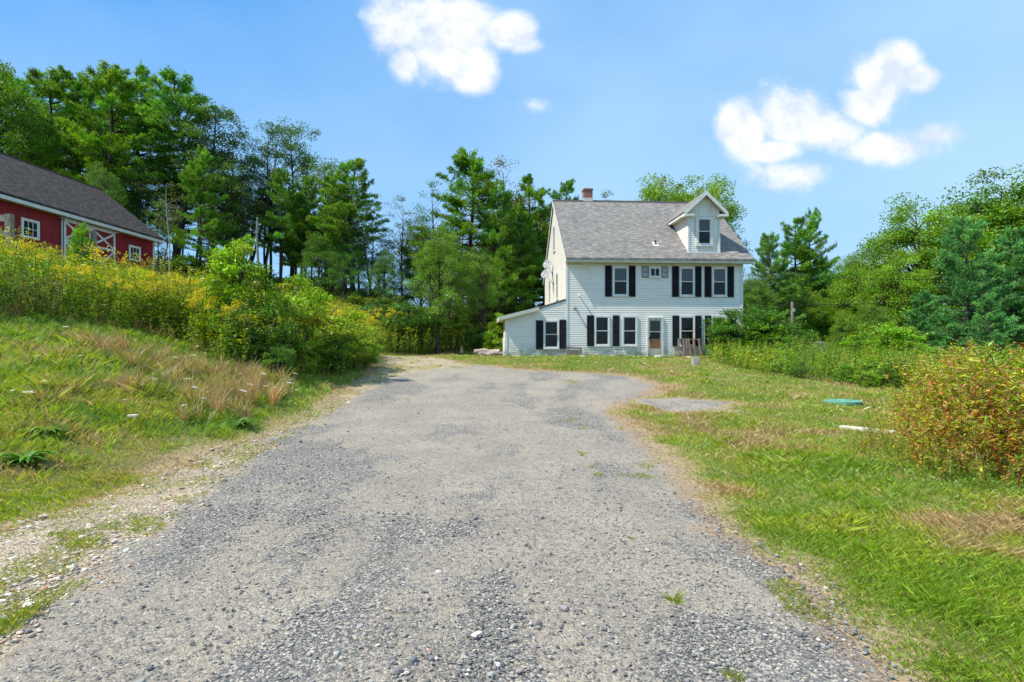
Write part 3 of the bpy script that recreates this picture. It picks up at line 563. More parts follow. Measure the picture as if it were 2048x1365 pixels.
def tree(kind,px,Y,top,wd=1.0,c=(1,1,1),label='',name='tree',cat='tree',group=None,X=None,rot=None,dz=0,H=None):
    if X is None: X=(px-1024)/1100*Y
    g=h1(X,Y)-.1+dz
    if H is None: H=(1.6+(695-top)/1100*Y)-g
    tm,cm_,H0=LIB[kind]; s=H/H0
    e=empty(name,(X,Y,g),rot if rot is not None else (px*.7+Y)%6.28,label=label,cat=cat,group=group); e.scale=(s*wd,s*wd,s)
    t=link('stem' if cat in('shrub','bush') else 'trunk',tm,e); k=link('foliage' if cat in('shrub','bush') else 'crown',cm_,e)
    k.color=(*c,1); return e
YG=(1.15,1.08,.9); DKG=(.62,.75,.95); OL=(1.0,.85,.9); BL=(.85,1.05,1.3)
T=[
 ('D0',0,43,114,.72,(.95,1.0,.9),'large bright leafy tree at the far left edge beyond the barn roof','leafy_tree'),
 ('P0',95,47,150,1.15,(1,1,1),'leftmost tall pine rising behind the barn ridge','pine_tree'),
 ('P1',150,52,147,1.1,(.95,1.05,1.1),'second tall pine from the left behind the barn ridge','pine_tree'),
 ('P0',212,46,142,1.15,(1.15,1.1,.9),'tall light green pine centred above the barn roof','pine_tree'),
 ('P3',272,51,136,1.0,(1,1.05,.95),'tallest pine of the woodlot with a pointed top above the barn end','pine_tree'),
 ('P2',345,48,162,1.35,(.8,.95,1.1),'dark round topped pine at the right end of the tall pine group','pine_tree'),
 ('P2',55,55,165,1.2,(.85,.95,1),'dark pine half hidden between the edge tree and the first pine','pine_tree'),
 ('P1',180,56,170,1.2,(.8,.9,1),'dark pine standing in the second row behind the barn','pine_tree'),
 ('D2',425,47,204,1.25,(.95,.9,1.3),'tall greyish green leafy tree right of the tall pines','leafy_tree'),
 ('P3',400,42,300,.8,(1.1,1.1,.9),'shorter bright pine standing in front of the greyish tall tree','pine_tree'),
 ('D3',482,48,262,1.0,(1,.95,1.1),'leafy tree with a bare spike beside its ragged top','leafy_tree'),
 ('D3',535,50,236,.8,(.85,.9,1.1),'tall airy tree, left one of the twin tops','leafy_tree'),
 ('D2',585,51,230,1.0,(.85,.9,1.1),'tall airy tree, right one of the twin tops','leafy_tree'),
 ('D2',650,49,308,1.2,(1,.95,1),'rounded leafy tree left of the isolated pine','leafy_tree'),
 ('P2',668,44,345,.9,(1.15,1.1,.9),'bright bushy pine with a high crown left of the isolated pine','pine_tree'),
 ('P2',716,43,322,1.1,(1,1,1),'isolated pine with layered boughs at the right end of the woodlot','pine_tree'),
 ('D3',745,44,432,1.2,(.7,.85,1),'low dark leafy tree below the layered pine','leafy_tree'),
 ('P1',612,47,352,.95,(1.0,1.0,.95),'mid green pine filling the gap between the airy twin tree and the rounded tree','pine_tree'),
 ('P0',560,46,345,.8,(.9,.95,1),'dark pine below the tops of the airy twin trees','pine_tree'),
 ('P1',692,47,372,.8,(.9,1,1),'narrow pine just left of the isolated pine','pine_tree'),
 ('D2',450,45,310,1.1,(1.1,1.1,1),'lighter leafy tree between the greyish tree and the spiked tree','leafy_tree'),
 ('D1',840,46,440,.7,(.75,.85,.9),'small leafy tree in the gap left of the round apple tree','leafy_tree'),
 ('D5',640,43,465,.9,(.7,.85,.9),'dark leafy tree low between the airy trees and the isolated pine','leafy_tree'),
 ('D5',700,42,475,.9,(.6,.78,.85),'dark low tree in front of the isolated pine trunk','leafy_tree'),
 ('D5',770,41,500,.8,(.75,.9,.9),'dark low leafy tree at the right tip of the woodlot','leafy_tree'),
 ('D4',806,44,395,.9,(.9,.9,.9),'nearly bare brownish tree in the gap of sky','bare_tree'),
 ('D4',862,45,365,1.0,(.8,1.1,.9),'thin brown leaved tree left of the big central pine','leafy_tree'),
 ('P3',940,43,303,1.25,(1.05,1.08,.95),'big pine left of the house with the highest top there','pine_tree'),
 ('D4',1003,45,322,1.0,(1.3,.9,1.3),'purplish brown sparse tree right behind the big central pine','leafy_tree'),
 ('P3',1000,41,372,.75,(1.1,1.1,.9),'medium pine between the big pine and the house','pine_tree'),
 ('P1',1058,45,358,1.1,(1.05,1.05,.9),'pointed pine closest to the left gable of the house','pine_tree'),
 ('P3',1042,42,415,.75,(1.15,1.15,.9),'bright lower pine in front of the pointed pine near the gable','pine_tree'),
 ('P1',1090,47,402,1.0,(.9,1,1),'dark pine partly behind the left gable','pine_tree'),
 ('P1',1133,52,362,.95,(.9,1.05,1),'pine top showing above the roof left of the chimney','pine_tree'),
 ('D4',1208,54,385,.8,(1,1,1),'faint twiggy treetop right of the chimney','leafy_tree'),
 ('D0',1345,50,345,.95,(1.45,1.25,.9),'yellow green tree spreading above the roof left of the dormer','leafy_tree'),
 ('D1',1415,53,362,.7,(.9,.95,1),'green treetop behind the dormer peak','leafy_tree'),
 ('D4',1452,48,395,.7,(.5,1.1,.5),'dark sparse treetop right of the dormer','leafy_tree'),
 ('D5',880,33,455,.85,(1.12,1.08,.9),'round bright apple tree behind the end of the driveway','apple_tree'),
 ('D5',955,34.5,492,.85,(1,1,.9),'spreading apple tree between the bright round tree and the shed','apple_tree'),
 ('D5',905,37,520,1.1,(.7,.8,.9),'darker tree filling in behind the two apple trees','leafy_tree'),
 ('P4',1535,45,470,.75,(1.1,1,.6),'wide soft pine directly right of the house','pine_tree'),
 ('P1',1590,50,440,1.0,(1,1.05,.9),'dark pine right of the house with the left of two tops','pine_tree'),
 ('P3',1622,52,425,.75,(.95,1.05,1),'pine right of the house with boughs reaching right','pine_tree'),
 ('D5',1512,40,545,.8,(.9,.95,.8),'leafy tree tucked against the right corner of the house','leafy_tree'),
 ('D1',1590,46,560,.9,(1,.95,.85),'low leafy tree behind the utility pole','leafy_tree'),
 ('D0',1668,75,516,.9,(.8,.95,1.2),'small distant tree in the dip of the skyline','leafy_tree'),
 ('D1',1700,80,520,.9,(.8,.95,1.2),'distant tree right of the skyline dip','leafy_tree'),
 ('D1',1650,48,590,1.0,(1.05,1.02,.9),'low bright tree above the small roadside sign','leafy_tree'),
 ('D1',1715,46,520,.9,(1.1,1.08,.9),'leafy tree stepping up right of the skyline dip','leafy_tree'),
 ('D5',1742,48,485,.8,(.95,1,.9),'narrow leafy tree left of the tall light green maple','leafy_tree'),
 ('D1',1840,46,393,1.0,(1.05,1.05,.95),'tall light green maple with upright shoots','maple_tree'),
 ('D1',1790,42,505,.95,(1.12,1.08,.85),'yellowish maple below the tall light green maple','maple_tree'),
 ('D0',1990,52,343,1.15,(.95,.98,1.0),'large round oak at the top right corner','oak_tree'),
 ('D0',2075,50,360,1.1,(1,1,.9),'large leafy tree cut by the right edge of the view','leafy_tree'),
 ('P4',1925,36,440,.9,(1.0,1.1,1.2),'blue green pine in front of the big oak','pine_tree'),
 ('P4',2035,37,462,.95,(1.0,1.1,1.15),'blue green pine at the right edge with drooping boughs','pine_tree'),
 ('P4',1845,33,585,.95,(.95,1.05,1.0),'smaller blue green pine with low layered boughs','pine_tree'),
 ('P4',1975,31,590,.9,(.95,1.05,1.05),'low dark green pine above the red thicket','pine_tree'),
 ('D5',1750,37,600,.9,(1.1,1.05,.9),'low leafy tree with yellow leaves right of the sign','leafy_tree'),
 ('D1',1690,38,625,.75,(.95,.95,.9),'small dark leafy tree right beside the sign','leafy_tree'),
 ('BI',338,34,352,1.0,(1.1,1.1,1),'thin pale birch leaning beside the barn corner','birch_tree'),
 ('D3',318,38,395,.8,(1.1,1.05,1),'small leafy tree just right of the barn roof','leafy_tree'),
 ('D5',205,40,325,.6,(.95,.95,1.1),'pale leafy tree touching the barn ridge','leafy_tree'),
]
for (k,px,Y,top,wd,c,lab,nm) in T: tree(k,px,Y,top,wd,c,lab,nm)
# slender understorey trees of the wood behind
rng=rs(55)
for i in range(46):
    px=rng.uniform(20,790); Y=rng.uniform(43,60); top=np.interp(px,[0,300,450,600,700,790],[330,330,370,380,430,520])+rng.uniform(-20,90)
    if i%3==0: tree('P2',px,Y,top,.9,tuple(rng.uniform(.6,.9,3)),'dark slender pine standing inside the woodlot left of the house','slender_pine','tree','slender trees of the left woodlot')
    else: tree('F0',px,Y,top,rng.uniform(.9,1.5),tuple(rng.uniform(.8,1.15,3)),'slender dark trunked tree inside the woodlot left of the house','slender_tree','tree','slender trees of the left woodlot')
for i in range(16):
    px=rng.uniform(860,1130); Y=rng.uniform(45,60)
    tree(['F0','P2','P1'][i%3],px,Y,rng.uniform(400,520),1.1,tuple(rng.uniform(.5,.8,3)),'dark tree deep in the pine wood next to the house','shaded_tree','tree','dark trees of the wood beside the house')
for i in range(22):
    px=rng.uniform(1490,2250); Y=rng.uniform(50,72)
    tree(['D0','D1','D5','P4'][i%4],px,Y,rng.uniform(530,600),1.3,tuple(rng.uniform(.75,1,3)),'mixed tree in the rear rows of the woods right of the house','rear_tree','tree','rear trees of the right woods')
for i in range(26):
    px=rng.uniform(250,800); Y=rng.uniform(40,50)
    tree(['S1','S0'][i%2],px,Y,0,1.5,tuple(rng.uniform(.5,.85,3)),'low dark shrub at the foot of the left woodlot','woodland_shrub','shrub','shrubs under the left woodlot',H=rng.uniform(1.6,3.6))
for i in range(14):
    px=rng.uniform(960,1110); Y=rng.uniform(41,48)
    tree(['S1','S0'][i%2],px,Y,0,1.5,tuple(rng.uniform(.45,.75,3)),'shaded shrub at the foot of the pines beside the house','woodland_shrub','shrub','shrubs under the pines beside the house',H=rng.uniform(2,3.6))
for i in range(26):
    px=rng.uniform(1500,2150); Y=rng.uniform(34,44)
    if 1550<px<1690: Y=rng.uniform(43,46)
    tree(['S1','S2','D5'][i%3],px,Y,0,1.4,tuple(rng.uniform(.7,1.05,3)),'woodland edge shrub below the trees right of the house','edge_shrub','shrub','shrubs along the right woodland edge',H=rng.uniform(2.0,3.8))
# single tall goldenrod plants standing clear of the mass
def goldenrod_plants():
    rng=rs(500); ms=[]
    for i in range(4):
        Q=[];C=[]
        for k in range(6):
            q,c=stalk(1.5+.1*i+rng.normal(0,.12),rng,85,.12,.024,[(.24,.37,.03),(.30,.40,.03)][k%2],plume=110,plc=(.62,.52,.03),plen=.26,droop=.05,lean=.10,pw=.026)
            q=q+np.array([rng.normal(0,.10),rng.normal(0,.10),0]); Q.append(q); C.append(c)
        ms.append(soup_mesh('goldenrod_plant',np.concatenate(Q),np.concatenate(C),M_leaf))
    for i,(px,Y,k) in enumerate([(240,14.6,.85),(275,15.2,.8),(335,15.4,.85),(365,16.2,.9),(400,14.8,1.0),(420,15.6,1.0),(385,17,1.0),(445,14.3,.8),(560,15.8,1.05),(625,17.2,1.05),(655,18.6,1.1),(690,20,1.05),(715,22,1.0),(590,20,1.2),(150,14.2,.8),(60,14.2,.85),(740,25.5,1.2),(770,30,1.4),(820,33,1.3)]):
        X=(px-1024)/1100*Y; o=link('goldenrod_plant',ms[i%4],loc=(X,Y,h1(X,Y)-.03),label='tall goldenrod clump with arching yellow plumes above the bank weeds',cat='goldenrod',group='tall goldenrod clumps on the bank')
        o.rotation_euler=(0,0,rng.uniform(0,6.28)); o.scale=(k*1.1,k*1.1,k)
goldenrod_plants()
# individual shrubs
SH=[
 ('S2',482,15.8,484,.8,(1.1,1.05,.9),'tallest bright pointed shrub in the middle of the bank'),
 ('S2',440,16.5,535,.8,(1.15,1.05,.9),'bright shrub left of the tallest pointed shrub'),
 ('S1',520,15.2,600,.9,(.85,.95,1),'dark round shrub below the tallest pointed shrub'),
 ('S0',455,15.0,610,.8,(.9,1,1),'dark small leaved shrub left of the dark round one'),
 ('S0',560,17,555,1.1,(1.1,1.05,.9),'yellow green shrub on the bank crest right of the pointed shrub'),
 ('S2',600,19,560,1.0,(1.2,1.05,.85),'bright leafy shrub on the crest below the airy twin trees'),
 ('S0',640,17.5,600,1.2,(1.25,1.05,.9),'broad yellow shrub near the driveway bend'),
 ('S0',600,16,640,.9,(1.1,1.05,.9),'mid green shrub in front of the broad yellow one'),
 ('S1',665,17.5,668,.9,(.9,1,.95),'dark green shrub at the foot of the bank near the driveway'),
 ('S0',705,20,640,1.1,(1.1,1,.9),'shrub with yellow leaves at the tip of the thicket'),
 ('S1',560,14.6,690,.9,(.8,.9,.9),'low dark shrub beside the dry grass'),
 ('S0',730,21,672,.8,(1,1,.9),'small shrub closest to the driveway end'),
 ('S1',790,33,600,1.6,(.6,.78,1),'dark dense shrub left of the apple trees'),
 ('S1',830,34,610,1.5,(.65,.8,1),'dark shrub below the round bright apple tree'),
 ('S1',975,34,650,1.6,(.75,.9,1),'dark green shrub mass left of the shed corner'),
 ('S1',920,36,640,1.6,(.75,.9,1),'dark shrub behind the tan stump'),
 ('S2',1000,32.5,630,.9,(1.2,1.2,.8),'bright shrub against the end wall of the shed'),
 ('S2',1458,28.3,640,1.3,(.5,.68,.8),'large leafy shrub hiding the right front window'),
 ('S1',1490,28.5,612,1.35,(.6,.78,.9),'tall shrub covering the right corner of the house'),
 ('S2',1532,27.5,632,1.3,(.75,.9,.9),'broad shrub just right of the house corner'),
 ('S0',1560,24.5,690,1.1,(1.2,1.25,.7),'bright lime green shrub in front of the utility pole'),
 ('S1',1625,27,703,1.4,(.8,.9,.9),'green shrub below the roadside sign'),
 ('S1',1500,23.5,722,1.1,(1.2,1.2,.8),'low rounded plant in the lawn corner near the house'),
 ('S2',1740,20,715,1.2,(1.0,1.05,.8),'yellowish shrub behind the green lid'),
 ('S1',1790,22,700,1.3,(1,1.1,.9),'low green shrub behind the red thicket'),
 ('S1',1595,20.5,722,1.1,(.65,.8,.9),'small dark shrub at the lawn edge beside the stake'),
 ('S2',1660,24,706,1.2,(.9,1.0,.9),'leafy shrub in the weeds directly below the sign'),
 ('S1',1700,23,705,1.5,(.7,.85,.9),'dark shrub in the weeds right of the sign'),
 ('S0',1730,18.5,735,1.0,(1.15,1.15,.8),'lime coloured shrub at the lawn edge behind the green lid'),
 ('S0',1555,22.5,712,1.4,(.85,1.0,.8),'round yellowish bush at the lawn corner left of the stake'),
 ('S2',1690,19.6,728,1.1,(.75,.9,.9),'dark leafy bush at the lawn edge behind and left of the green lid'),
 ('S1',1775,19,722,1.3,(.95,1.05,.9),'mid green bush between the green lid and the red thicket'),
 ('S0',1598,30,684,1.1,(.7,.85,.9),'dark bush behind the weeds just left of the sign'),
 ('S2',1725,29,668,1.6,(.85,1,.9),'broad leafy bush behind the weeds right of the sign'),
 ('S1',1570,33,642,1.4,(.65,.85,.85),'tall dark shrub between the house corner bushes and the utility pole'),
 ('S2',1780,31,650,1.6,(.9,1.0,.85),'tall leafy shrub under the low blue green pine'),
 ('S2',1845,24,690,1.3,(.8,.95,.9),'green shrub rising behind the top of the red thicket'),
]
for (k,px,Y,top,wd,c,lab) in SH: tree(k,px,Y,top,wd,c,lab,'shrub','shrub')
for i,(px,Y,top,lab) in enumerate([(164,19.4,452,'climbing vine clump hanging on the weathered post before the barn door')]):
    e=tree('S2',px,Y,top,.5,(.85,1,.8),lab,'climbing_vine','bush')
# ---- smartweed thicket at right ----
def smartweed():
    rng=rs(300); V=[]
    base=[(.27,.41,.03),(.36,.42,.04),(.50,.28,.06),(.19,.37,.03),(.44,.42,.07),(.46,.15,.05)]
    for i in range(14):
        h=rng.uniform(1.15,1.6); b=rng.normal(0,.16,2)*h; t=np.linspace(0,1,7); P=np.stack([b[0]*t**1.5,b[1]*t**1.5,h*t],-1)
        Q=[tubeQ(P,np.linspace(.007,.003,7),4)]; C=[colj([(.30,.10,.05),(.22,.16,.05)][i%2],len(Q[0]),rng,.1)]
        nbr=8
        for k in range(nbr):
            tt=rng.uniform(.25,.95); o=np.array([b[0]*tt**1.5,b[1]*tt**1.5,h*tt]); az=rng.uniform(0,6.28); ln=rng.uniform(.25,.55)*(1.15-tt*.6); s=np.linspace(0,1,5)
            B=o+np.stack([np.cos(az)*s*ln*.75,np.sin(az)*s*ln*.75,ln*s*.75],-1); q=tubeQ(B,np.linspace(.004,.002,5),3); Q.append(q); C.append(colj((.28,.12,.05),len(q),rng,.1))
            nl=11; si=rng.uniform(.15,1,nl); c0=np.stack([np.interp(si,s,B[:,j]) for j in range(3)],-1); a2=az+rng.normal(0,1.0,nl); el=rng.normal(.15,.4,nl)
            D=np.stack([np.cos(a2)*np.cos(el),np.sin(a2)*np.cos(el),np.sin(el)],-1); cc=base[rng.choice(6,p=[.34,.18,.07,.31,.07,.03])]
            L_=rng.uniform(.05,.115,nl); Q.append(leaves(c0,D,L_,L_*.24,rng,fold=.05)); C.append(colj(cc,nl,rng,.22,.12))
            # drooping flower spike
            if rng.random()<.75:
                e=B[-1]; s2=np.linspace(0,1,6); sp=e+np.stack([np.cos(az)*s2*.06,np.sin(az)*s2*.06,.05*s2-.09*s2**2],-1); q=tubeQ(sp,np.array([.002,.005,.006,.006,.005,.002]),4); Q.append(q); C.append(colj((.50,.24,.20),len(q),rng,.15))
        nl=26; tt=rng.uniform(.1,1,nl); az=rng.uniform(0,6.28,nl); el=rng.normal(.1,.4,nl); c0=np.stack([b[0]*tt**1.5,b[1]*tt**1.5,h*tt],-1)
        D=np.stack([np.cos(az)*np.cos(el),np.sin(az)*np.cos(el),np.sin(el)],-1); L_=rng.uniform(.07,.15,nl); Q.append(leaves(c0,D,L_,L_*.23,rng,fold=.05)); C.append(colj(base[rng.choice(4)],nl,rng,.25,.12))
        V.append((np.concatenate(Q),np.concatenate(C)))
    P=[(7.7,10.9),(6.2,9.2),(5.4,7.9),(5.0,6.9),(5.6,6.0),(9.5,5.4),(12,7),(13,11),(10.5,12.8)]
    pos=poly_points(P,800,rng,lambda x,y: np.clip(1.6-(x-6)/7,.3,1)); cmv=np.where(fbm(pos[:,0]*.9,pos[:,1]*.9,310)[:,None]>.5,np.array([[1.25,.98,.9]]),np.array([[.85,1.0,.9]]))
    sd=sdist(pos[:,0],pos[:,1],P); s=rng.uniform(.80,1.08,800)*np.clip(.60+sd*.55,.5,1.04)
    pos[:,2]-=.02
    Q,C=scatter(V,pos,s,rng,.14,.14,cmv); e=empty('smartweed_thicket',(7.5,8,h1(7.5,8)),label='tall red, orange and green smartweed thicket at the right edge of the lawn',cat='bush')
    Q=Q-np.array([7.5,8,h1(7.5,8)]); link('foliage',soup_mesh('smartweed',Q,C,M_leaf),e)
    # sprawling low growth before it
    thicket('low_weeds',V[:4]+leafy,[(6.4,9.6),(5.2,8.6),(4.7,7.2),(4.9,6.2),(7,5.2),(7,6),(5.7,7),(6.6,8.8)],150,321,.18,.38,'low mixed weeds spreading at the foot of the red thicket','weeds',tilt=.3)
smartweed()
# ---- white umbel flowers on the bank ----
def umbels():
    rng=rs(400); s=MB(); 
    s.tube([(0,0,0),(.02,0,.25),(.03,.01,.5)],[.004,.003,.003],5)
    stem=s; Q=[];nl=60; a=rng.uniform(0,6.28,nl); r=np.sqrt(rng.random(nl))*.055; P=np.stack([.03+r*np.cos(a),.01+r*np.sin(a),.52+.012*np.cos(r*25)],-1)
    Qf=leaves(P,rng.normal(size=(nl,3))*np.array([1,1,.25]),.02,.018,rng,up=np.tile(np.array([[0,0,1.]]),(nl,1)))
    fm=soup_mesh('umbel',Qf,colj((.8,.8,.74),nl,rng,.05,.01),M_leaf); stm=None
    M_st=mk('flower_stem',(.12,.2,.04),.8)
    pts=[(-7.0,7.75),(-6.97,8.21),(-5.97,8.49),(-5.33,9.39),(-7.05,12.05),(-7.09,11.65),(-7.75,13.6),(-7.57,13.68),(-6.41,7.28),(-5.2,10.4),(-5.3,10.9),(-5.1,11.3),(-5.6,11.0),(-5.0,12.2),(-4.95,12.7),(-5.1,13.1),(-5.3,12.5),(-8.6,12.6),(-9.2,11.4),(-6.4,9.8),(-6.0,10.1),(-5.8,9.9),(-6.2,12.4),(-5.9,12.9),(-8.1,9.4),(-7.9,10.2),(-5.2,8.8),(-5.5,13.6)]
    proto=None
    for i,(x,y) in enumerate(pts):
        if proto is None:
            e=empty('umbel_flower',(x,y,h1(x,y)-.02)); so=stem.build('stem',M_st,e,smooth=True); fo=link('flower_head',fm,e); proto=(e,so,fo)
        else:
            e=proto[0].copy(); col.objects.link(e)
            for c in proto[1:]: d=c.copy(); col.objects.link(d); d.parent=e
        e.location=(x,y,h1(x,y)-.02); e.rotation_euler=(rng.normal(0,.15),rng.normal(0,.15),rng.uniform(0,6)); k=rng.uniform(.55,1.0); e.scale=(k*1.15,k*1.15,k)
        tag(e,'flat white lace flower on a thin stem in the bank grass','flower','white lace flowers on the bank')
umbels()
# broad leaved rosettes at lower left
def rosette(x,y,s,label,c):
    rng=rs(int(abs(x)*100)); n=46; az=rng.uniform(0,6.28,n); Q=[];C=[]
    for a in az:
        L=rng.uniform(.18,.36)*s; t=np.linspace(0,1,5); w_=np.array([.006,.014,.017,.012,.001])*s*1.2
        P=np.stack([np.cos(a)*L*.8*t,np.sin(a)*L*.8*t,L*(.9*t-.75*t**2)*rng.uniform(.5,1.3)],-1); sd=np.array([-math.sin(a),math.cos(a),0])
        A=P+sd*w_[:,None];B=P-sd*w_[:,None]; Q.append(np.stack([A[:-1],B[:-1],B[1:],A[1:]],1)); C.append(np.repeat(colj(c,1,rng,.15,.05),4,0))
    link('leaf_rosette',soup_mesh('leaf_rosette',np.concatenate(Q),np.concatenate(C),M_leaf),loc=(x,y,h1(x,y)+.02),label=label,cat='plant')
rosette(-5.7,6.44,1.3,'bright green leaf rosette at the far left foot of the bank',(.10,.27,.03))
rosette(-6.15,7.26,1.2,'green strap leaved clump just above the bright rosette',(.13,.27,.03))
rosette(-4.75,9.6,1.2,'green grass clump at the bank foot before the dry grass',(.12,.24,.03))
rosette(4.9,4.9,1.3,'yellow green clump in the lawn at the right edge',(.24,.32,.03))
# ---------------- materials for buildings ----------------
def siding_mat():
    m=mk('white_vinyl',(.88,.845,.78),.5,(.80,.765,.69),1.3,5,.05,3,stretch=(1,1,2.5),lo=.35,hi=.75); nt=m.node_tree; N=nt.nodes; L=nt.links
    b=[n for n in N if n.type=='BSDF_PRINCIPLED'][0]; src=b.inputs['Base Color'].links[0].from_socket
    tc=N.new('ShaderNodeTexCoord'); sp=N.new('ShaderNodeSeparateXYZ'); L.new(tc.outputs['Object'],sp.inputs[0])
    def stain(prev,colr,zlo,zhi,scale,stretch,thr):
        mr=N.new('ShaderNodeMapRange'); mr.inputs[1].default_value=zlo; mr.inputs[2].default_value=zhi; L.new(sp.outputs[2],mr.inputs[0])
        mp=N.new('ShaderNodeMapping'); mp.inputs['Scale'].default_value=stretch; L.new(tc.outputs['Object'],mp.inputs[0])
        n=N.new('ShaderNodeTexNoise'); n.inputs['Scale'].default_value=scale; n.inputs['Detail'].default_value=7; L.new(mp.outputs[0],n.inputs['Vector'])
        a=N.new('ShaderNodeMath'); a.operation='SUBTRACT'; L.new(n.outputs[0],a.inputs[0]); a.inputs[1].default_value=thr
        c=N.new('ShaderNodeMath'); c.operation='MULTIPLY'; c.use_clamp=True; L.new(a.outputs[0],c.inputs[0]); c.inputs[1].default_value=5
        d=N.new('ShaderNodeMath'); d.operation='MULTIPLY'; L.new(c.outputs[0],d.inputs[0]); L.new(mr.outputs[0],d.inputs[1])
        x=N.new('ShaderNodeMix'); x.data_type='RGBA'; L.new(d.outputs[0],x.inputs[0]); L.new(prev,x.inputs[6]); x.inputs[7].default_value=(*colr,1); return x.outputs[2]
    o=stain(src,(.36,.34,.22),.75,-.1,3.0,(1,1,1.5),.40)       # soil splash and algae near the ground
    o=stain(o,(.70,.67,.54),3.9,5.2,1.6,(3,3,.5),.50)            # yellow water stains running down from the soffit
    L.new(o,b.inputs['Base Color']); return m
M_side=siding_mat()
M_trim=mk('white_trim',(.76,.76,.74),.5,(.66,.65,.60),3,4)
M_fascia=mk('bounce_tint_fascia',(.58,.60,.50),.5,(.50,.50,.40),2,5)  # off-white fascia; greenish cream of reflected light put into its colour
M_soffit=mk('soffit',(.66,.62,.46),.6,(.55,.50,.34),2.5,5)
M_black=mk('black_shutter',(.012,.012,.013),.6,(.020,.020,.022),9,4,spec=.2)
M_navy=mk('faded_shutter',(.013,.015,.018),.6,(.026,.029,.035),9,4,spec=.2)
M_gshut=mk('grey_shutter',(.16,.19,.21),.55); M_louv=mk('pale_louver',(.50,.53,.55),.5)
M_brick0=None
def brick_mat():
    m=bpy.data.materials.new('red_brick'); nt=nodes(m); N=nt.nodes; L=nt.links; b=N.new('ShaderNodeBsdfPrincipled'); b.inputs['Roughness'].default_value=.9; o=N.new('ShaderNodeOutputMaterial'); L.new(b.outputs[0],o.inputs[0])
    tc=N.new('ShaderNodeTexCoord'); mp=N.new('ShaderNodeMapping'); mp.inputs['Rotation'].default_value=(R(90),0,0); L.new(tc.outputs['Object'],mp.inputs[0])
    k=N.new('ShaderNodeTexBrick'); k.inputs['Scale'].default_value=1; k.inputs['Brick Width'].default_value=.21; k.inputs['Row Height'].default_value=.075; k.inputs['Mortar Size'].default_value=.01
    k.inputs['Color1'].default_value=(.33,.075,.045,1); k.inputs['Color2'].default_value=(.20,.05,.035,1); k.inputs['Mortar'].default_value=(.36,.30,.26,1); L.new(mp.outputs[0],k.inputs['Vector']); L.new(k.outputs[0],b.inputs['Base Color']); return m
def shingle_mat(name,c1,c2,c3,row=.14,w=.30,bump=.6):
    m=bpy.data.materials.new(name); nt=nodes(m); N=nt.nodes; L=nt.links; b=N.new('ShaderNodeBsdfPrincipled'); b.inputs['Roughness'].default_value=.95; b.inputs['Specular IOR Level'].default_value=.2; o=N.new('ShaderNodeOutputMaterial'); L.new(b.outputs[0],o.inputs[0])
    uv=N.new('ShaderNodeUVMap')
    def br(w_,r_,off,sq):
        k=N.new('ShaderNodeTexBrick'); k.inputs['Scale'].default_value=1; k.inputs['Brick Width'].default_value=w_; k.inputs['Row Height'].default_value=r_; k.inputs['Mortar Size'].default_value=.006; k.offset=off; k.squash=sq; k.squash_frequency=3; k.offset_frequency=2
        k.inputs['Bias'].default_value=.0; L.new(uv.outputs[0],k.inputs['Vector']); return k
    k=br(w,row,.37,.7); k.inputs['Color1'].default_value=(*c1,1); k.inputs['Color2'].default_value=(*c2,1); k.inputs['Mortar'].default_value=tuple(x*.42 for x in c2)+(1,)
    mp=N.new('ShaderNodeMapping'); mp.inputs['Scale'].default_value=(1/w*.8,1/row,1); L.new(uv.outputs[0],mp.inputs[0])
    wn=N.new('ShaderNodeTexNoise'); wn.inputs['Scale'].default_value=1.0; wn.inputs['Detail'].default_value=2; L.new(mp.outputs[0],wn.inputs['Vector'])
    r=N.new('ShaderNodeValToRGB'); r.color_ramp.elements[0].position=.5; r.color_ramp.elements[1].position=.72; r.color_ramp.elements[0].color=(0,0,0,1); L.new(wn.outputs[0],r.inputs[0])
    mx=N.new('ShaderNodeMix'); mx.data_type='RGBA'; L.new(r.outputs[0],mx.inputs[0]); L.new(k.outputs[0],mx.inputs[6]); mx.inputs[7].default_value=(*c3,1)
    n2=N.new('ShaderNodeTexNoise'); n2.inputs['Scale'].default_value=.6; n2.inputs['Detail'].default_value=6; L.new(uv.outputs[0],n2.inputs['Vector'])
    r2=N.new('ShaderNodeValToRGB'); r2.color_ramp.elements[0].position=.3; r2.color_ramp.elements[1].position=.7; r2.color_ramp.elements[0].color=(.88,.88,.88,1); r2.color_ramp.elements[1].color=(1.06,1.05,1.04,1); L.new(n2.outputs[0],r2.inputs[0])
    m2=N.new('ShaderNodeMix'); m2.data_type='RGBA'; m2.blend_type='MULTIPLY'; m2.inputs[0].default_value=1; L.new(mx.outputs[2],m2.inputs[6]); L.new(r2.outputs[0],m2.inputs[7]); L.new(m2.outputs[2],b.inputs['Base Color'])
    bp=N.new('ShaderNodeBump'); bp.invert=True; bp.inputs['Strength'].default_value=bump; bp.inputs['Distance'].default_value=.012; L.new(k.outputs['Fac'],bp.inputs['Height']); L.new(bp.outputs[0],b.inputs['Normal']); return m
M_roof=shingle_mat('grey_shingle',(.25,.237,.222),(.17,.163,.157),(.33,.315,.295))
M_broof=shingle_mat('dark_shingle',(.062,.056,.055),(.035,.033,.036),(.13,.105,.085),bump=.5)
M_brick=brick_mat()
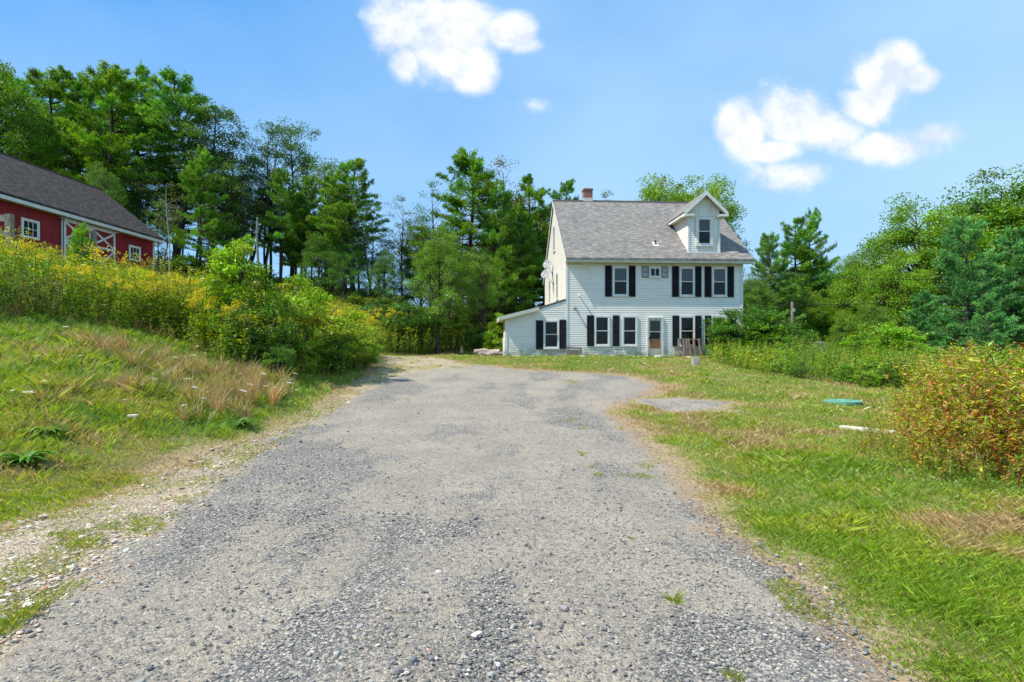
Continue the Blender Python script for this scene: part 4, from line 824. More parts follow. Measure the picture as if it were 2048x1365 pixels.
def glass_mat(name,ior,tint=(.9,.95,.95),rough=.02):
    m=bpy.data.materials.new(name); nt=nodes(m); N=nt.nodes; L=nt.links
    t=N.new('ShaderNodeBsdfTransparent'); t.inputs[0].default_value=(*tint,1); g=N.new('ShaderNodeBsdfGlossy'); g.inputs['Roughness'].default_value=rough
    f=N.new('ShaderNodeFresnel'); f.inputs[0].default_value=ior; x=N.new('ShaderNodeMixShader'); L.new(f.outputs[0],x.inputs[0]); L.new(t.outputs[0],x.inputs[1]); L.new(g.outputs[0],x.inputs[2])
    o=N.new('ShaderNodeOutputMaterial'); L.new(x.outputs[0],o.inputs[0]); return m
M_glass=glass_mat('glass',1.85); M_screen=glass_mat('screened_glass',1.45,(.5,.5,.5),.15)
M_barnglass=glass_mat('old_glass',1.18)
M_dark=mk('dark_interior',(.012,.013,.015),.9)
M_curt=mk('drab_curtain',(.13,.14,.10),.9,(.05,.055,.04),14,3,stretch=(1,1,.06))
M_roomshade=mk('dim_room',(.03,.033,.04),.9,(.015,.016,.02),3,3)  # dark backing sheet behind panes, coloured to stand for unlit room shade
M_rust=mk('rusty_panel',(.30,.14,.06),.8,(.20,.09,.05),6,6)
M_dirtyw=mk('dirty_white',(.55,.54,.48),.6,(.42,.38,.30),5,6)
M_doorin=mk('blue_white_door',(.45,.56,.55),.6)
M_metal=mk('grey_metal',(.42,.43,.44),.4,metal=.3); M_pipe=mk('brown_pipe',(.10,.055,.04),.6); M_flash=mk('flashing',(.6,.6,.58),.5)
M_wood=mk('weathered_wood',(.30,.27,.23),.9,(.14,.12,.10),5,6,.5,30,stretch=(4,4,.6)); M_pal=mk('pallet_wood',(.27,.21,.18),.9,(.10,.075,.065),4,6,.4,30,stretch=(3,3,.5))
M_conc=mk('concrete',(.46,.44,.40),.95,(.30,.28,.25),6,6,.5,30); M_pale=mk('pale_stone',(.62,.58,.48),.95,(.45,.41,.33),7,6,.5,25)
M_red=mk('barn_red',(.30,.011,.020),.8,(.19,.009,.014),1.5,7,stretch=(3,3,.4)); M_bwhite=mk('barn_white',(.70,.69,.68),.6,(.58,.56,.55),3,5)
M_fstone=mk('field_stone',(.15,.14,.125),.95,(.08,.075,.07),2.5,5,.8,6)

Z0=1.12; ANG=math.atan2(.0558,.9984)
def zr(v): return 5.25+.824*(v+.4) if v<=5 else 9.70-.824*(v-5)
house=empty('farmhouse',(2.92,29.5,Z0),ANG,label='old white clapboard farmhouse with grey shingle roof, dormer and black shutters',cat='house')
def clap(mb,zs,ze,ext,m,ex=.118,dep=.010):
    z=zs
    while z<ze-.01:
        zt=min(z+ex,ze); a0,a1=ext(z); b0,b1=ext(zt)
        if a1-a0>.02:
            if b1<b0: b0=b1=(b0+b1)/2
            zk=zt-.016; mb.face([m(a0,z,dep),m(a1,z,dep),m(b1,zk,.001),m(b0,zk,.001)])
            mb.face([m(b0,zk,.001),m(b1,zk,.001),m(b1,zt,-.028),m(b0,zt,-.028)])
            mb.face([m(a0,z,-.028),m(a1,z,-.028),m(a1,z,dep),m(a0,z,dep)])
        z=zt
W=9.68; D=10.0
# front wall of main block (siding faces -y)
mb=MB(); mb.prism([(0.03,-.3),(W-.03,-.3),(W-.03,5.06),(0.03,5.06)],.04,.15,lambda p,q,t:(p,t,q)); clap(mb,-.12,5.05,lambda z:(.05,W-.05),lambda s,z,o:(s,-o,z)); mb.build('wall',M_side,house)
# gable walls
gp=[(0.16,-.3),(D-.16,-.3),(D-.16,zr(D)-.16),(5,zr(5)-.16),(0.16,zr(0)-.16)]
def gext(z):
    lo=0.0+.03; hi=D-.03
    if z>zr(0)-.16: lo=(z+.16-5.25)/.824-.4; hi=10-lo
    return lo+.02,hi-.02
mb=MB(); mb.prism(gp,.04,.15,lambda p,q,t:(t,p,q)); clap(mb,-.12,9.5,gext,lambda s,z,o:(-o,s,z)); mb.build('wall',M_side,house)
mb=MB(); mb.prism(gp,W-.15,W-.04,lambda p,q,t:(t,p,q)); clap(mb,-.12,9.5,gext,lambda s,z,o:(W+o,s,z)); mb.build('wall',M_side,house)
mb=MB(); mb.box(.05,W-.05,D-.15,D-.04,-.3,5.3); clap(mb,-.12,5.2,lambda z:(.02,W-.02),lambda s,z,o:(s,D+o,z)); mb.build('wall',M_side,house)
# corner trim
for (a,b,c,d,t) in ((-.03,.09,-.03,.02,5.03),(W-.09,W+.03,-.03,.02,5.03),(-.03,.0,.021,.10,5.3),(W,W+.03,.021,.10,5.3)):
    MB().box(a,b,c,d,-.1,t).build('corner_board',M_trim,house,bevel=.004)
# main roof
u0,u1=-.08,W+.45
def rplane(mb,pts,th): # pts (v,z) line ; slab extruded along u
    mb.prism(pts,u0,u1,lambda p,q,t:(t,p,q))
rf=MB(); rf.prism([(-.42,5.233),(5,9.70),(10.42,5.233),(10.42,5.113),(5,9.58),(-.42,5.113)],u0,u1,lambda p,q,t:(t,p,q))
rf.uv=lambda p:(p[0],(p[1]-5)*1.296 if p[1]<5 else (5-p[1])*1.296+.05)
ro=rf.build('roof',M_roof,house)
MB().prism([(4.86,9.60),(5,9.745),(5.14,9.60),(5.14,9.57),(5,9.715),(4.86,9.57)],u0-.005,u1+.005,lambda p,q,t:(t,p,q)).build('ridge_cap',M_roof,ro)
fa=MB().box(u0,u1,-.40,-.375,5.0,5.112); fa.box(u0,u1,-.415,-.401,5.09,5.118) ; fa.build('fascia',M_fascia,house)
MB().box(u0,u1,-.374,-.002,5.02,5.04).build('soffit',M_soffit,house)
MB().box(.02,W-.02,-.035,-.016,4.90,5.018).build('frieze_board',M_soffit,house)
# rake boards at both gables
for uu in((u0-.02,u0+.005),(u1-.005,u1+.02)):
    MB().prism([(-.42,5.112),(5,9.58),(10.42,5.112),(10.42,4.94),(5,9.40),(-.42,4.94)],uu[0],uu[1],lambda p,q,t:(t,p,q)).build('rake_board',M_trim,house)
MB().prism([(-.38,4.99),(5,9.42),(10.38,4.99),(10.38,4.97),(5,9.40),(-.38,4.97)],W+.03,u1-.006,lambda p,q,t:(t,p,q)).build('soffit',M_soffit,house)
# small dark stains/vents in soffit
for uu in(1.25,5.05): MB().tube([(uu,-.2,5.019),(uu,-.2,5.0)],.05,8).build('soffit_vent',M_dark,house)
# chimney
ch=MB().box(1.86,2.44,4.9,5.5,9.3,9.86).build('chimney',M_flash,house)
cb=MB().box(1.875,2.425,4.915,5.485,9.861,10.36); cb.box(1.84,2.46,4.88,5.52,10.361,10.44); cb.box(1.9,2.4,4.94,5.46,10.441,10.48)
cb.build('brickwork',M_brick,ch)
# vent pipe
vp=MB().tube([(5.09,.72,6.02),(5.09,.72,6.42)],.055,12).build('vent_pipe',M_pipe,house,smooth=False)
MB().prism([(.55,zr(.55)+.02),(.9,zr(.9)+.02),(.9,zr(.9)+.035),(.55,zr(.55)+.035)],4.93,5.25,lambda p,q,t:(t,p,q)).build('flashing',M_flash,vp)
# ---- windows ----
def window(parent,a0,a1,z0,z1,m,curt=None,bottom=None,trim=.075,split=True,sl=False,sill=True,label=None,n=None,pm=None):
    # m(s,z,o): wall plane mapping, o outwards
    def bx(mb,s0,s1,zz0,zz1,o0,o1):
        pts=[m(s,z,o) for o in(o0,o1) for z in(zz0,zz1) for s in(s0,s1)]; i=len(mb.v); mb.v+=[tuple(p) for p in pts]
        for f in((0,2,3,1),(4,5,7,6),(0,1,5,4),(2,6,7,3),(0,4,6,2),(1,3,7,5)): mb.f.append(tuple(i+k for k in f))
    t=trim; f=MB()
    bx(f,a0,a0+t,z0,z1,-.01,.062); bx(f,a1-t,a1,z0,z1,-.01,.062); bx(f,a0+t,a1-t,z1-t,z1,-.01,.060); bx(f,a0+t,a1-t,z0,z0+t*.8,-.01,.060)
    if sill: bx(f,a0-.02,a1+.02,z0-.045,z0-.001,-.01,.085)
    fo=f.build('window',M_trim,parent)
    if label: fo['label']=label
    b=MB(); bx(b,a0+t,a1-t,z0+t*.8,z1-t,.0155,.018); b.build('interior',curt or M_roomshade,fo)
    i0,i1,j0,j1=a0+t,a1-t,z0+t*.8,z1-t; s=MB(); w_=.032
    if split:
        mid=(j0+j1)/2
        bx(s,i0,i0+w_,mid,j1,.03,.052); bx(s,i1-w_,i1,mid,j1,.03,.052); bx(s,i0+w_,i1-w_,j1-w_,j1,.03,.051); bx(s,i0,i1,mid-.02,mid+.02,.025,.055)
        bx(s,i0,i0+w_,j0,mid-.02,.025,.040); bx(s,i1-w_,i1,j0,mid-.02,.025,.040); bx(s,i0+w_,i1-w_,j0,j0+w_,.025,.039)
        g=MB(); g.face([m(i0+w_,mid+.02,.04),m(i1-w_,mid+.02,.04),m(i1-w_,j1-w_,.04),m(i0+w_,j1-w_,.04)]); g.build('pane',M_glass if bottom is None else bottom,fo)
        g=MB(); g.face([m(i0+w_,j0+w_,.032),m(i1-w_,j0+w_,.032),m(i1-w_,mid-.02,.032),m(i0+w_,mid-.02,.032)]); g.build('pane',M_screen,fo)
    else:
        bx(s,i0,i0+w_,j0,j1,.03,.05); bx(s,i1-w_,i1,j0,j1,.03,.05); bx(s,i0+w_,i1-w_,j1-w_,j1,.03,.049); bx(s,i0+w_,i1-w_,j0,j0+w_,.03,.049)
        if sl: bx(s,(i0+i1)/2-.02,(i0+i1)/2+.02,j0+w_,j1-w_,.03,.052)
        if n:
            for k in range(1,n[0]): c=i0+(i1-i0)*k/n[0]; bx(s,c-.012,c+.012,j0+w_,j1-w_,.031,.047)
            for k in range(1,n[1]): c=j0+(j1-j0)*k/n[1]; bx(s,i0+w_,i1-w_,c-.012,c+.012,.032,.045)
        g=MB(); g.face([m(i0+w_,j0+w_,.035),m(i1-w_,j0+w_,.035),m(i1-w_,j1-w_,.035),m(i0+w_,j1-w_,.035)]); g.build('pane',pm or M_screen,fo)
    s.build('sash',M_trim,fo); return fo
fm=lambda s,z,o:(s,-o,z)
def shutter(a0,a1,z0,z1,mat,lmat=None,o=0):
    f=MB(); st=.045; o0,o1=-.048,-.0145
    f.box(a0,a0+st,o0,o1,z0,z1); f.box(a1-st,a1,o0,o1,z0,z1); mid=(z0+z1)/2
    for za,zb in((z0,z0+.06),(mid-.03,mid+.03),(z1-.06,z1)): f.box(a0+st,a1-st,o0+.001,o1,za,zb)
    so=f.build('shutter',mat,house); l=MB(); z=z0+.07
    while z<z1-.07:
        if abs(z-mid)>.05:
            l.face([(a0+st,-.042,z),(a1-st,-.042,z),(a1-st,-.020,z+.038),(a0+st,-.020,z+.038)])
        z+=.036
    l.box(a0+st,a1-st,-.018,-.0146,z0+.06,mid-.031); l.box(a0+st,a1-st,-.018,-.0146,mid+.031,z1-.06)
    l.build('louvers',lmat or mat,so); return so
for (a,b) in((2.5,3.36),(6.17,7.01),(7.97,8.80)): window(house,a,b,3.25,4.84,fm)
window(house,4.49,5.15,4.26,4.83,fm,split=False,sl=True,trim=.07)
for (a,b) in((2.09,2.46),(3.38,3.75),(5.76,6.13),(7.03,7.38),(7.56,7.93),(8.83,9.19)): shutter(a,b,3.21,4.88,M_black)
for (a,b) in((4.10,4.46),(5.18,5.54)): shutter(a,b,4.24,4.86,M_gshut,M_louv)
for (a,b) in((1.51,2.34),(3.02,3.85),(6.17,7.02),(7.95,8.79)): window(house,a,b,.56,2.18,fm,curt=M_curt,bottom=M_screen)
window(house,-1.24,-.40,.42,1.93,fm,curt=M_curt,bottom=M_screen)
for (a,b,z0,z1) in((-1.64,-1.26,.36,1.92),(-.38,-.02,.40,1.95)): shutter(a,b,z0,z1,M_navy)
for (a,b) in((1.11,1.49),(2.51,2.87),(5.78,6.15),(7.04,7.38),(7.58,7.93),(8.82,9.18)): shutter(a,b,.54,2.19,M_navy)
# board gap with missing siding below shed window
MB().box(-1.3,.02,-.012,-.0025,.18,.36).build('bare_board',M_dirtyw,house)
# ---- door ----
dr=MB(); dr.box(4.37,4.45,-.07,0,-.08,2.12); dr.box(5.19,5.27,-.07,0,-.08,2.12); dr.box(4.451,5.189,-.069,0,2.04,2.12); dr.box(4.40,5.24,-.12,0,-.14,-.081)
do=dr.build('door',M_trim,house); do['label']='white storm door with a rust brown stained lower panel and nine light glass above'
p=MB(); p.box(4.455,4.53,-.055,-.02,-.07,2.035); p.box(5.11,5.185,-.055,-.02,-.07,2.035); p.box(4.531,5.109,-.054,-.02,1.93,2.035); p.box(4.531,5.109,-.056,-.02,1.30,1.34); p.build('storm_frame',M_dirtyw,do)
MB().box(4.531,5.109,-.050,-.02,-.07,.42).build('kick_panel',M_dirtyw,do); MB().box(4.531,5.109,-.052,-.02,.421,.93).build('rust_panel',M_rust,do)
MB().box(4.531,5.109,-.026,-.018,.931,1.929).build('inner_door',M_doorin,do)
g=MB()
for i in range(3):
    for j in range(2): g.box(4.58+i*.165,4.73+i*.165,-.030,-.0265,1.40+j*.25,1.63+j*.25)
g.build('door_lights',mk('pale_door_curtain',(.34,.44,.42),.8,(.22,.30,.29),9,3,stretch=(1,1,.1)),do); MB().box(4.56,5.08,-.031,-.0265,.96,1.27).build('dark_light',M_dark,do)
MB().face([(4.531,-.045,.931),(5.109,-.045,.931),(5.109,-.045,1.929),(4.531,-.045,1.929)]).build('pane',M_screen,do)
MB().bar((4.50,-.075,.98),(4.64,-.10,.80),.02,.02).box(4.475,4.52,-.09,-.056,.93,1.03).build('handle',M_dark,do)
# lamps on wall
l=MB().box(.40,.52,-.06,-.014,2.53,2.66); l.tube([(.44,-.05,2.6),(.40,-.2,2.53)],[.035,.06],10); l.build('wall_lamp',M_metal,house)
l=MB().tube([(.72,-.01,3.22),(.70,-.09,3.22)],.03,8); l.tube([(.70,-.07,3.22),(.64,-.22,3.28)],[.03,.055],10); l.build('flood_lamp',M_metal,house)
# gable wall windows
gm=lambda s,z,o:(-o,s,z)
gmr=lambda s,z,o:(-o,s,z)
window(house,4.35,5.2,6.45,8.05,gmr); window(house,3.0,3.85,3.35,4.95,gmr); window(house,6.6,7.4,3.35,4.95,gmr)
# ---- dormer ----
c=7.58; hw=.88; dv=.10
dm=MB(); zb=zr(dv)-.03; ze=7.72
dm.prism([(c-hw,zb),(c+hw,zb),(c+hw,7.97),(c,8.80),(c-hw,7.97)],dv+.045,dv+.1,lambda p,q,t:(p,t,q))
def dext(z):
    k=hw-.03 if z<7.99 else max(0,(8.80-z)/.943)
    return c-k,c+k
clap(dm,zb,8.76,dext,lambda s,z,o:(s,dv+.005-o,z))
vb=(ze-5.25)/.824-.4+.3
for sx in(-1,1):
    x=c+sx*hw; fp=[(dv+.1,zb+.04),(dv+.1,ze),(vb,ze),]
    dm.prism(fp,x-.06,x-.035,lambda p,q,t:(t,p,q)) if sx>0 else dm.prism(fp,x+.035,x+.06,lambda p,q,t:(t,p,q))
    clap(dm,zb,ze,lambda z:(dv+.02,max(dv+.03,(z-5.25)/.824-.4+.02)),(lambda s,z,o:(x+o,s,z)) if sx>0 else (lambda s,z,o:(x-o,s,z)))
dorm=dm.build('dormer',M_side,house)
for sx in(-1,1):
    a,b=sorted((c+sx*(hw+.018),c+sx*(hw-.08))); MB().box(a,b,dv-.025,dv+.004,zb+.01,ze).build('corner_board',M_trim,dorm)
    a,b=sorted((c+sx*(hw+.017),c+sx*(hw+.001))); MB().box(a,b,dv+.005,dv+.09,zb+.06,ze).build('corner_board',M_trim,dorm)
MB().box(c-hw-.02,c+hw+.02,dv-.06,dv-.026,zb-.03,zb+.05).build('base_flashing',M_trim,dorm)
pk=8.95; oh=1.22; el=7.80; vf=-.22
dr_=MB()
for sx in(-1,1):
    A=[(c,pk),(c+sx*oh,el),(c+sx*oh,el-.10),(c,pk-.11)]
    dr_.prism(A,vf,3.9,lambda p,q,t:(p,t,q))
dr_.uv=lambda p:(p[1],abs(p[0]-c)*1.38); dr_.build('dormer_roof',M_roof,dorm)
for sx in(-1,1):
    A=[(c,pk-.012),(c+sx*(oh+.0),el-.012),(c+sx*(oh-.03),el-.20),(c,pk-.25)]
    MB().prism(A,vf-.03,vf-.002,lambda p,q,t:(p,t,q)).build('rake_board',M_trim,dorm)
    A=[(c,pk-.112),(c+sx*(oh-.04),el-.103),(c+sx*(oh-.04),el-.118),(c,pk-.127)]
    MB().prism(A,vf,dv+.0,lambda p,q,t:(p,t,q)).build('soffit',M_soffit,dorm)
    a,b=sorted((c+sx*(oh-.025),c+sx*(oh+.0))); MB().box(a,b,vf,2.3,el-.20,el-.101).build('fascia',M_trim,dorm)
    a,b=sorted((c+sx*(hw+.02),c+sx*(oh-.026))); MB().box(a,b,vf,2.2,el-.20,el-.185).build('soffit',M_soffit,dorm)
    a,b=sorted((c+sx*(hw-.20),c+sx*(oh+.0))); MB().box(a,b,vf-.028,dv-.028,el-.24,el-.201).box(a,b,vf-.034,vf-.0305,el-.235,el-.12).build('cornice_return',M_trim,dorm)
window(dorm,c-.46,c+.46,6.02,7.60,lambda s,z,o:(s,dv-.012-o,z),trim=.13,bottom=M_glass)
# ---- shed (lean-to) ----
def zs(u): return (3.10+.316*u) if u>-1.55 else (2.61+.246*(u+1.55))
def sext(z):
    # extents of u where wall exists at height z
    if z<=zs(-3.27)-.14: return -3.25,-.0
    if z<zs(-1.55)-.1: lo=-1.55+(z+.14-2.61)/.246
    else: lo=(z+.10-3.10)/.316
    return min(lo,-.01),-.0
mb=MB(); mb.prism([(-3.27,-.35),(-.001,-.35),(-.001,2.95),(-1.55,2.45),(-3.27,2.03)],.045,.15,lambda p,q,t:(p,t,q)); clap(mb,-.12,3.0,sext,lambda s,z,o:(s,.005-o,z)); mb.build('shed_wall',M_side,house)
mb=MB(); mb.box(-3.23,-3.12,.16,D,-.35,1.98); clap(mb,-.12,1.98,lambda z:(.05,D),lambda s,z,o:(-3.27-o,s,z)); mb.build('shed_wall',M_side,house)
mb=MB(); mb.prism([(-3.11,-.35),(-.001,-.35),(-.001,2.95),(-1.55,2.45),(-3.11,2.06)],D-.15,D-.001,lambda p,q,t:(p,t,q)); mb.build('shed_wall',M_side,house)
MB().box(-3.30,-3.19,-.03,.004,-.1,2.02).build('corner_board',M_trim,house)
sr=MB(); sr.prism([(-1.55,zs(-1.55)),(-.032,zs(-.03)),(-.032,zs(-.03)-.07),(-1.55,zs(-1.55)-.07)],-.03,D+.2,lambda p,q,t:(p,t,q))
sr.prism([(-3.62,zs(-3.62)),(-1.551,zs(-1.551)+.002),(-1.551,zs(-1.551)-.07),(-3.62,zs(-3.62)-.07)],-.30,D+.2,lambda p,q,t:(p,t,q))
sr.uv=lambda p:(p[1],p[0]*1.04); so=sr.build('shed_roof',M_roof,house)
MB().prism([(-3.64,zs(-3.64)-.012),(-1.50,zs(-1.5)-.005),(-1.50,zs(-1.5)-.19),(-3.64,zs(-3.64)-.22)],-.33,-.302,lambda p,q,t:(p,t,q)).build('fascia',M_fascia,so)
MB().prism([(-3.62,zs(-3.62)-.075),(-1.50,zs(-1.5)-.075),(-1.50,zs(-1.5)-.10),(-3.62,zs(-3.62)-.10)],-.301,-.015,lambda p,q,t:(p,t,q)).build('soffit',M_soffit,so)
MB().box(-3.645,-3.621,-.30,D+.2,zs(-3.62)-.21,zs(-3.62)-.01).build('fascia',M_trim,so)
MB().box(-3.62,-3.31,-.28,D,zs(-3.62)-.19,zs(-3.62)-.17).build('soffit',M_soffit,so)
# lattice strip leaning at shed end
lt=MB()
for k in range(9): lt.bar((-3.36,.1+k*.12,.0),(-3.36,.3+k*.12,1.0),.03,.01)
lt.build('lattice_panel',M_trim,house)
# foundation stones under siding
MB().box(-3.2,W-.05,.03,.14,-.6,-.301).build('foundation',M_fstone,house)
# ---- satellite dishes on gable ----
def dish(v,z,off,label):
    e=empty('satellite_dish',(0,0,0)); e.parent=None
    P=house.matrix_basis if False else None
    c_,s_=math.cos(ANG),math.sin(ANG); X=2.92+c_*0-s_*v; Y=29.5+s_*0+c_*v
    e.location=(X,Y,Z0+z); e.rotation_euler=(0,0,ANG); tag(e,label,'satellite dish')
    n=Vector((-.55,-.75,.38)).normalized(); ctr=Vector((-off,0,0)); a=n.orthogonal().normalized(); b=n.cross(a); m_=MB(); rings=5; seg=20
    for k in range(rings):
        for j in range(seg):
            q=[]
            for (kk,jj) in((k,j),(k,j+1),(k+1,j+1),(k+1,j)):
                r=.29*kk/rings; t=2*math.pi*jj/seg; q.append(ctr+(a*math.cos(t)+b*math.sin(t)*1.08)*r+n*(r*r*.9-.0))
            m_.face(q)
    d=m_.build('reflector',M_metal,e,smooth=True); so_=d.modifiers.new('thickness','SOLIDIFY'); so_.thickness=.008
    MB().tube([(-.01,.25,-.55),(-.12,.12,-.42),tuple(ctr-n*.03)],.018,8).box(-.02,-.001,.15,.35,-.68,-.42).build('mount',M_metal,e)
    f=ctr+n*.36-Vector((0,0,.12)); MB().bar(tuple(ctr-Vector((0,0,.28))),tuple(f),.02,.02).build('feed_arm',M_metal,e); MB().tube([tuple(f),tuple(f-n*.09)],.03,8).build('receiver',M_metal,e)
dish(5.6,5.75,.34,'upper grey satellite dish on the left gable wall'); dish(5.2,5.05,.5,'lower grey satellite dish on the left gable wall')
# ---- things near the house ----
def hl(u,v,z=None): 
    c_,s_=math.cos(ANG),math.sin(ANG); X=2.92+c_*u-s_*v; Y=29.5+s_*u+c_*v; return (X,Y,h1(X,Y) if z is None else Z0+z)
pe=empty('wooden_pallet',hl(6.68,-.42),ANG,label='weathered wooden pallet leaning under the window right of the door',cat='pallet')
pe.rotation_euler=(R(-16),R(2),ANG); prng=rs(9)
for k,x in enumerate((-.62,-.36,-.17,.02,.22,.58)):
    MB().bar((x-.05+prng.normal(0,.02),0,-.02),(x-.06*k/5+prng.normal(0,.02)-.04,0,.98+prng.normal(0,.02)),.105,.02,up=(0,-1,0)).build('slat',M_pal,pe)
for z in(.04,.5,.95): MB().box(-.66,.62,.012,.10,z-.02,z+.02).build('stringer',M_pal,pe)
ce=empty('broken_crate',hl(.33,-.5),ANG,label='low grey broken wooden crate leaning below the shed window corner',cat='crate')
for z0_,z1_,sl_ in((.40,.50,-.05),(.08,.33,-.02)): MB().bar((-.42,0,(z0_+z1_)/2+.0),(.42,0,(z0_+z1_)/2+sl_),.02,z1_-z0_,up=(0,0,1)).build('board',M_wood,ce)
for x in(-.40,.36): MB().bar((x,.02,-.05),(x+.03,.10,.45),.04,.05).build('leg',M_wood,ce)
MB().bar((-.40,.12,.46),(.42,.12,.42),.14,.02).build('top_board',M_wood,ce)
# hollow birch log + debris
le=empty('hollow_log',(-1.45,30.35,h1(-1.45,30.35)+.17),R(-8),label='hollow birch log with pale bark lying left of the shed corner',cat='log')
lm=MB(); n=22
for k in range(14):
    for j in range(n):
        q=[]
        for kk,jj in((k,j),(k,j+1),(k+1,j+1),(k+1,j)):
            t=2*math.pi*(jj%n)/n; r=.20+.03*math.sin(3*t+kk*.4)+.02*math.sin(kk*1.1+t); q.append((-.62+kk*.1,r*math.cos(t),r*math.sin(t)*.85+.03*math.sin(kk*.5)))
        lm.face(q[::-1])
lo=lm.build('bark',mk('pale_bark',(.56,.47,.42),.9,(.30,.24,.20),5,6,.6,12),le); sm=lo.modifiers.new('thickness','SOLIDIFY'); sm.thickness=.035
MB().tube([(-.56,0,0),(.70,0,0)],.155,16).build('core',mk('rotten_wood',(.30,.13,.06),.95,(.14,.07,.04),6,6,.6,20),le)
we=MB().prism([(-.16,0),(.10,0),(.05,.16),(.0,.42),(-.04,.52),(-.09,.40)],-.10,.12,lambda p,q,t:(p,t*(1-q*1.3),q)); we.build('rotten_stump',mk('tan_wood',(.60,.42,.20),.9,(.42,.28,.12),6,5,.5,20),smooth=False,bevel=.02,loc=(-3.0,33.2,h1(-3.0,33.2)-.02),label='pointed tan rotten stump in the grass left of the birch log',cat='stump')
bd=MB(); bd.prism([(0,0),(.55,.02),(.5,.10),(.05,.14)],0,.03,lambda p,q,t:(p,t,q+.02)); bd.build('bent_plank',M_dirtyw,loc=(-.72,29.9,h1(-.72,29.9)+.1),label='pale broken plank propped at the right end of the birch log',cat='plank')
bl=MB().box(-.14,.14,-.1,.1,-.03,.32); bl.build('concrete_block',M_conc,bevel=.02,loc=(7.55,22.6,h1(7.55,22.6)),label='upright pale concrete block standing in the lawn before the pallet',cat='block')
srng=rs(77)
for i,(u,v,wd_,lab) in enumerate([(4.85,-.75,.75,'flat pale doorstep stone directly before the door'),(4.3,-2.3,.55,'pale flat stone in the grass left of the doorstep'),(6.0,-1.9,.45,'pale flat stone in the grass left of the pallet'),(7.9,-1.9,.85,'long pale flat stone right of the concrete block'),(8.7,-2.1,.5,'small pale flat stone farthest right before the house'),(.6,-1.6,.4,'small pale stone near the broken crate'),(2.3,-1.3,.5,'brownish flat stone below the paired windows')]):
    p=hl(u,v); s=MB(); pts=[(wd_/2*math.cos(t)*srng.uniform(.75,1.1),.22*math.sin(t)*srng.uniform(.7,1.1)) for t in np.linspace(0,2*math.pi,9)[:-1]]
    s.prism(pts,-.05,.045,lambda a,b,t:(a,b,t)); s.build('flat_stone',M_pale if i<6 else M_conc,bevel=.012,loc=(p[0],p[1],p[2]+.035),label=lab,cat='stone')
MB().tube([(0,0,-.1),(0,0,.25),(-.05,0,.38),(-.2,0,.42),(-.42,0,.42)],.022,8).build('bent_pipe',M_dirtyw,smooth=True,loc=(hl(9.9,-1.9)[0],hl(9.9,-1.9)[1],hl(9.9,-1.9)[2]),label='bent white pipe sticking up beside the right house corner',cat='pipe')
MB().tube([(0,0,-.1),(.005,0,.8),(.0,0,1.48)],.008,6).build('plant_stake',mk('green_stake',(.06,.12,.08),.6),loc=(8.95,16.85,h1(8.95,16.85)),label='thin dark green stake at the lawn edge below the roadside sign',cat='stake')
ld=MB().tube([(0,0,-.03),(0,0,.035),(0,0,.045)],[.44,.44,.40],32); ld.tube([(0,0,.0455),(0,0,.06)],[.12,.10],16)
for k in range(8): t=k*math.pi/4; ld.bar((.15*math.cos(t),.15*math.sin(t),.047),(.38*math.cos(t),.38*math.sin(t),.047),.02,.012)
ld.build('septic_lid',mk('teal_plastic',(.10,.30,.22),.5,(.16,.36,.28),5,4),loc=(8.44,14.05,h1(8.44,14.05)+.008),label='round teal green septic tank lid set in the right lawn',cat='lid')
sb=MB(); sb.prism([(-.44,-.06),(-.2,-.10),(.15,-.07),(.42,-.09),(.45,.03),(.1,.10),(-.25,.07),(-.43,.08)],-.05,.03,lambda a,b,t:(a,b,t)); so2=sb.build('stone_slab',M_pale,bevel=.012,loc=(6.62,10.25,h1(6.62,10.25)+.03),label='long pale stone strip lying in the grass before the red thicket',cat='stone'); so2.rotation_euler=(0,0,R(-52)); so2.scale=(1.05,1.2,1)
wr=MB(); wr.prism([(-.03,-.02),(.03,-.022),(.035,.01),(.0,.024),(-.033,.015)],0,.02,lambda a,b,t:(a,b,t)); wr.build('white_rock',M_pale,bevel=.004,loc=(-5.75,8.35,h1(-5.75,8.35)+.09),label='small white rock on the bank above the leaf rosettes',cat='rock').scale=(2.2,2,2.4)
# ---------------- barn ----------------
bd_=math.atan2(-.99924,-.039); barn=empty('red_barn',(-23.43,36,5.3),bd_,label='long red barn with white trimmed doors and dark shingle roof on the hill',cat='barn')
BL=21.0; BW=7.7; EH=3.60; RH=6.62; bz0=5.3
mb=MB(); mb.box(0,BL,-.2,0,.2,EH)
x=0
while x<BL-.01: mb.box(x+.004,min(x+.246,BL),0.0005,.012,.2,EH); x+=.25
mb.build('wall',M_red,barn)
for x0,x1 in((0,.2),(BL-.2,BL)):
    mb=MB(); mb.prism([(-.2,.2),(-BW,.2),(-BW,EH),(-BW/2,RH-.15),(-.2,EH)],x0,x1,lambda p,q,t:(t,p,q)); mb.build('wall',M_red,barn)
MB().box(0,BL,-BW-.2,-BW,.2,EH).build('wall',M_red,barn)
MB().box(.05,BL-.05,-BW-.15,-.02,-1.6,.199).build('foundation',M_fstone,barn)
br=MB(); sl_=(RH-EH)/(BW/2)
br.prism([(.38,EH-.38*sl_+.16),(-BW/2,RH+.14),(-BW-.38,EH-.38*sl_+.16),(-BW-.38,EH-.38*sl_+.04),(-BW/2,RH+.02),(.38,EH-.38*sl_+.04)],-.35,BL+.35,lambda p,q,t:(t,p,q))
br.uv=lambda p:(p[0],abs(p[1]+BW/2)*1.33); bo=br.build('roof',M_broof,barn)
MB().prism([(-BW/2+.15,RH+.02),(-BW/2,RH+.19),(-BW/2-.15,RH+.02),(-BW/2-.15,RH),(-BW/2,RH+.17),(-BW/2+.15,RH)],-.36,BL+.36,lambda p,q,t:(t,p,q)).build('ridge_cap',M_broof,bo)
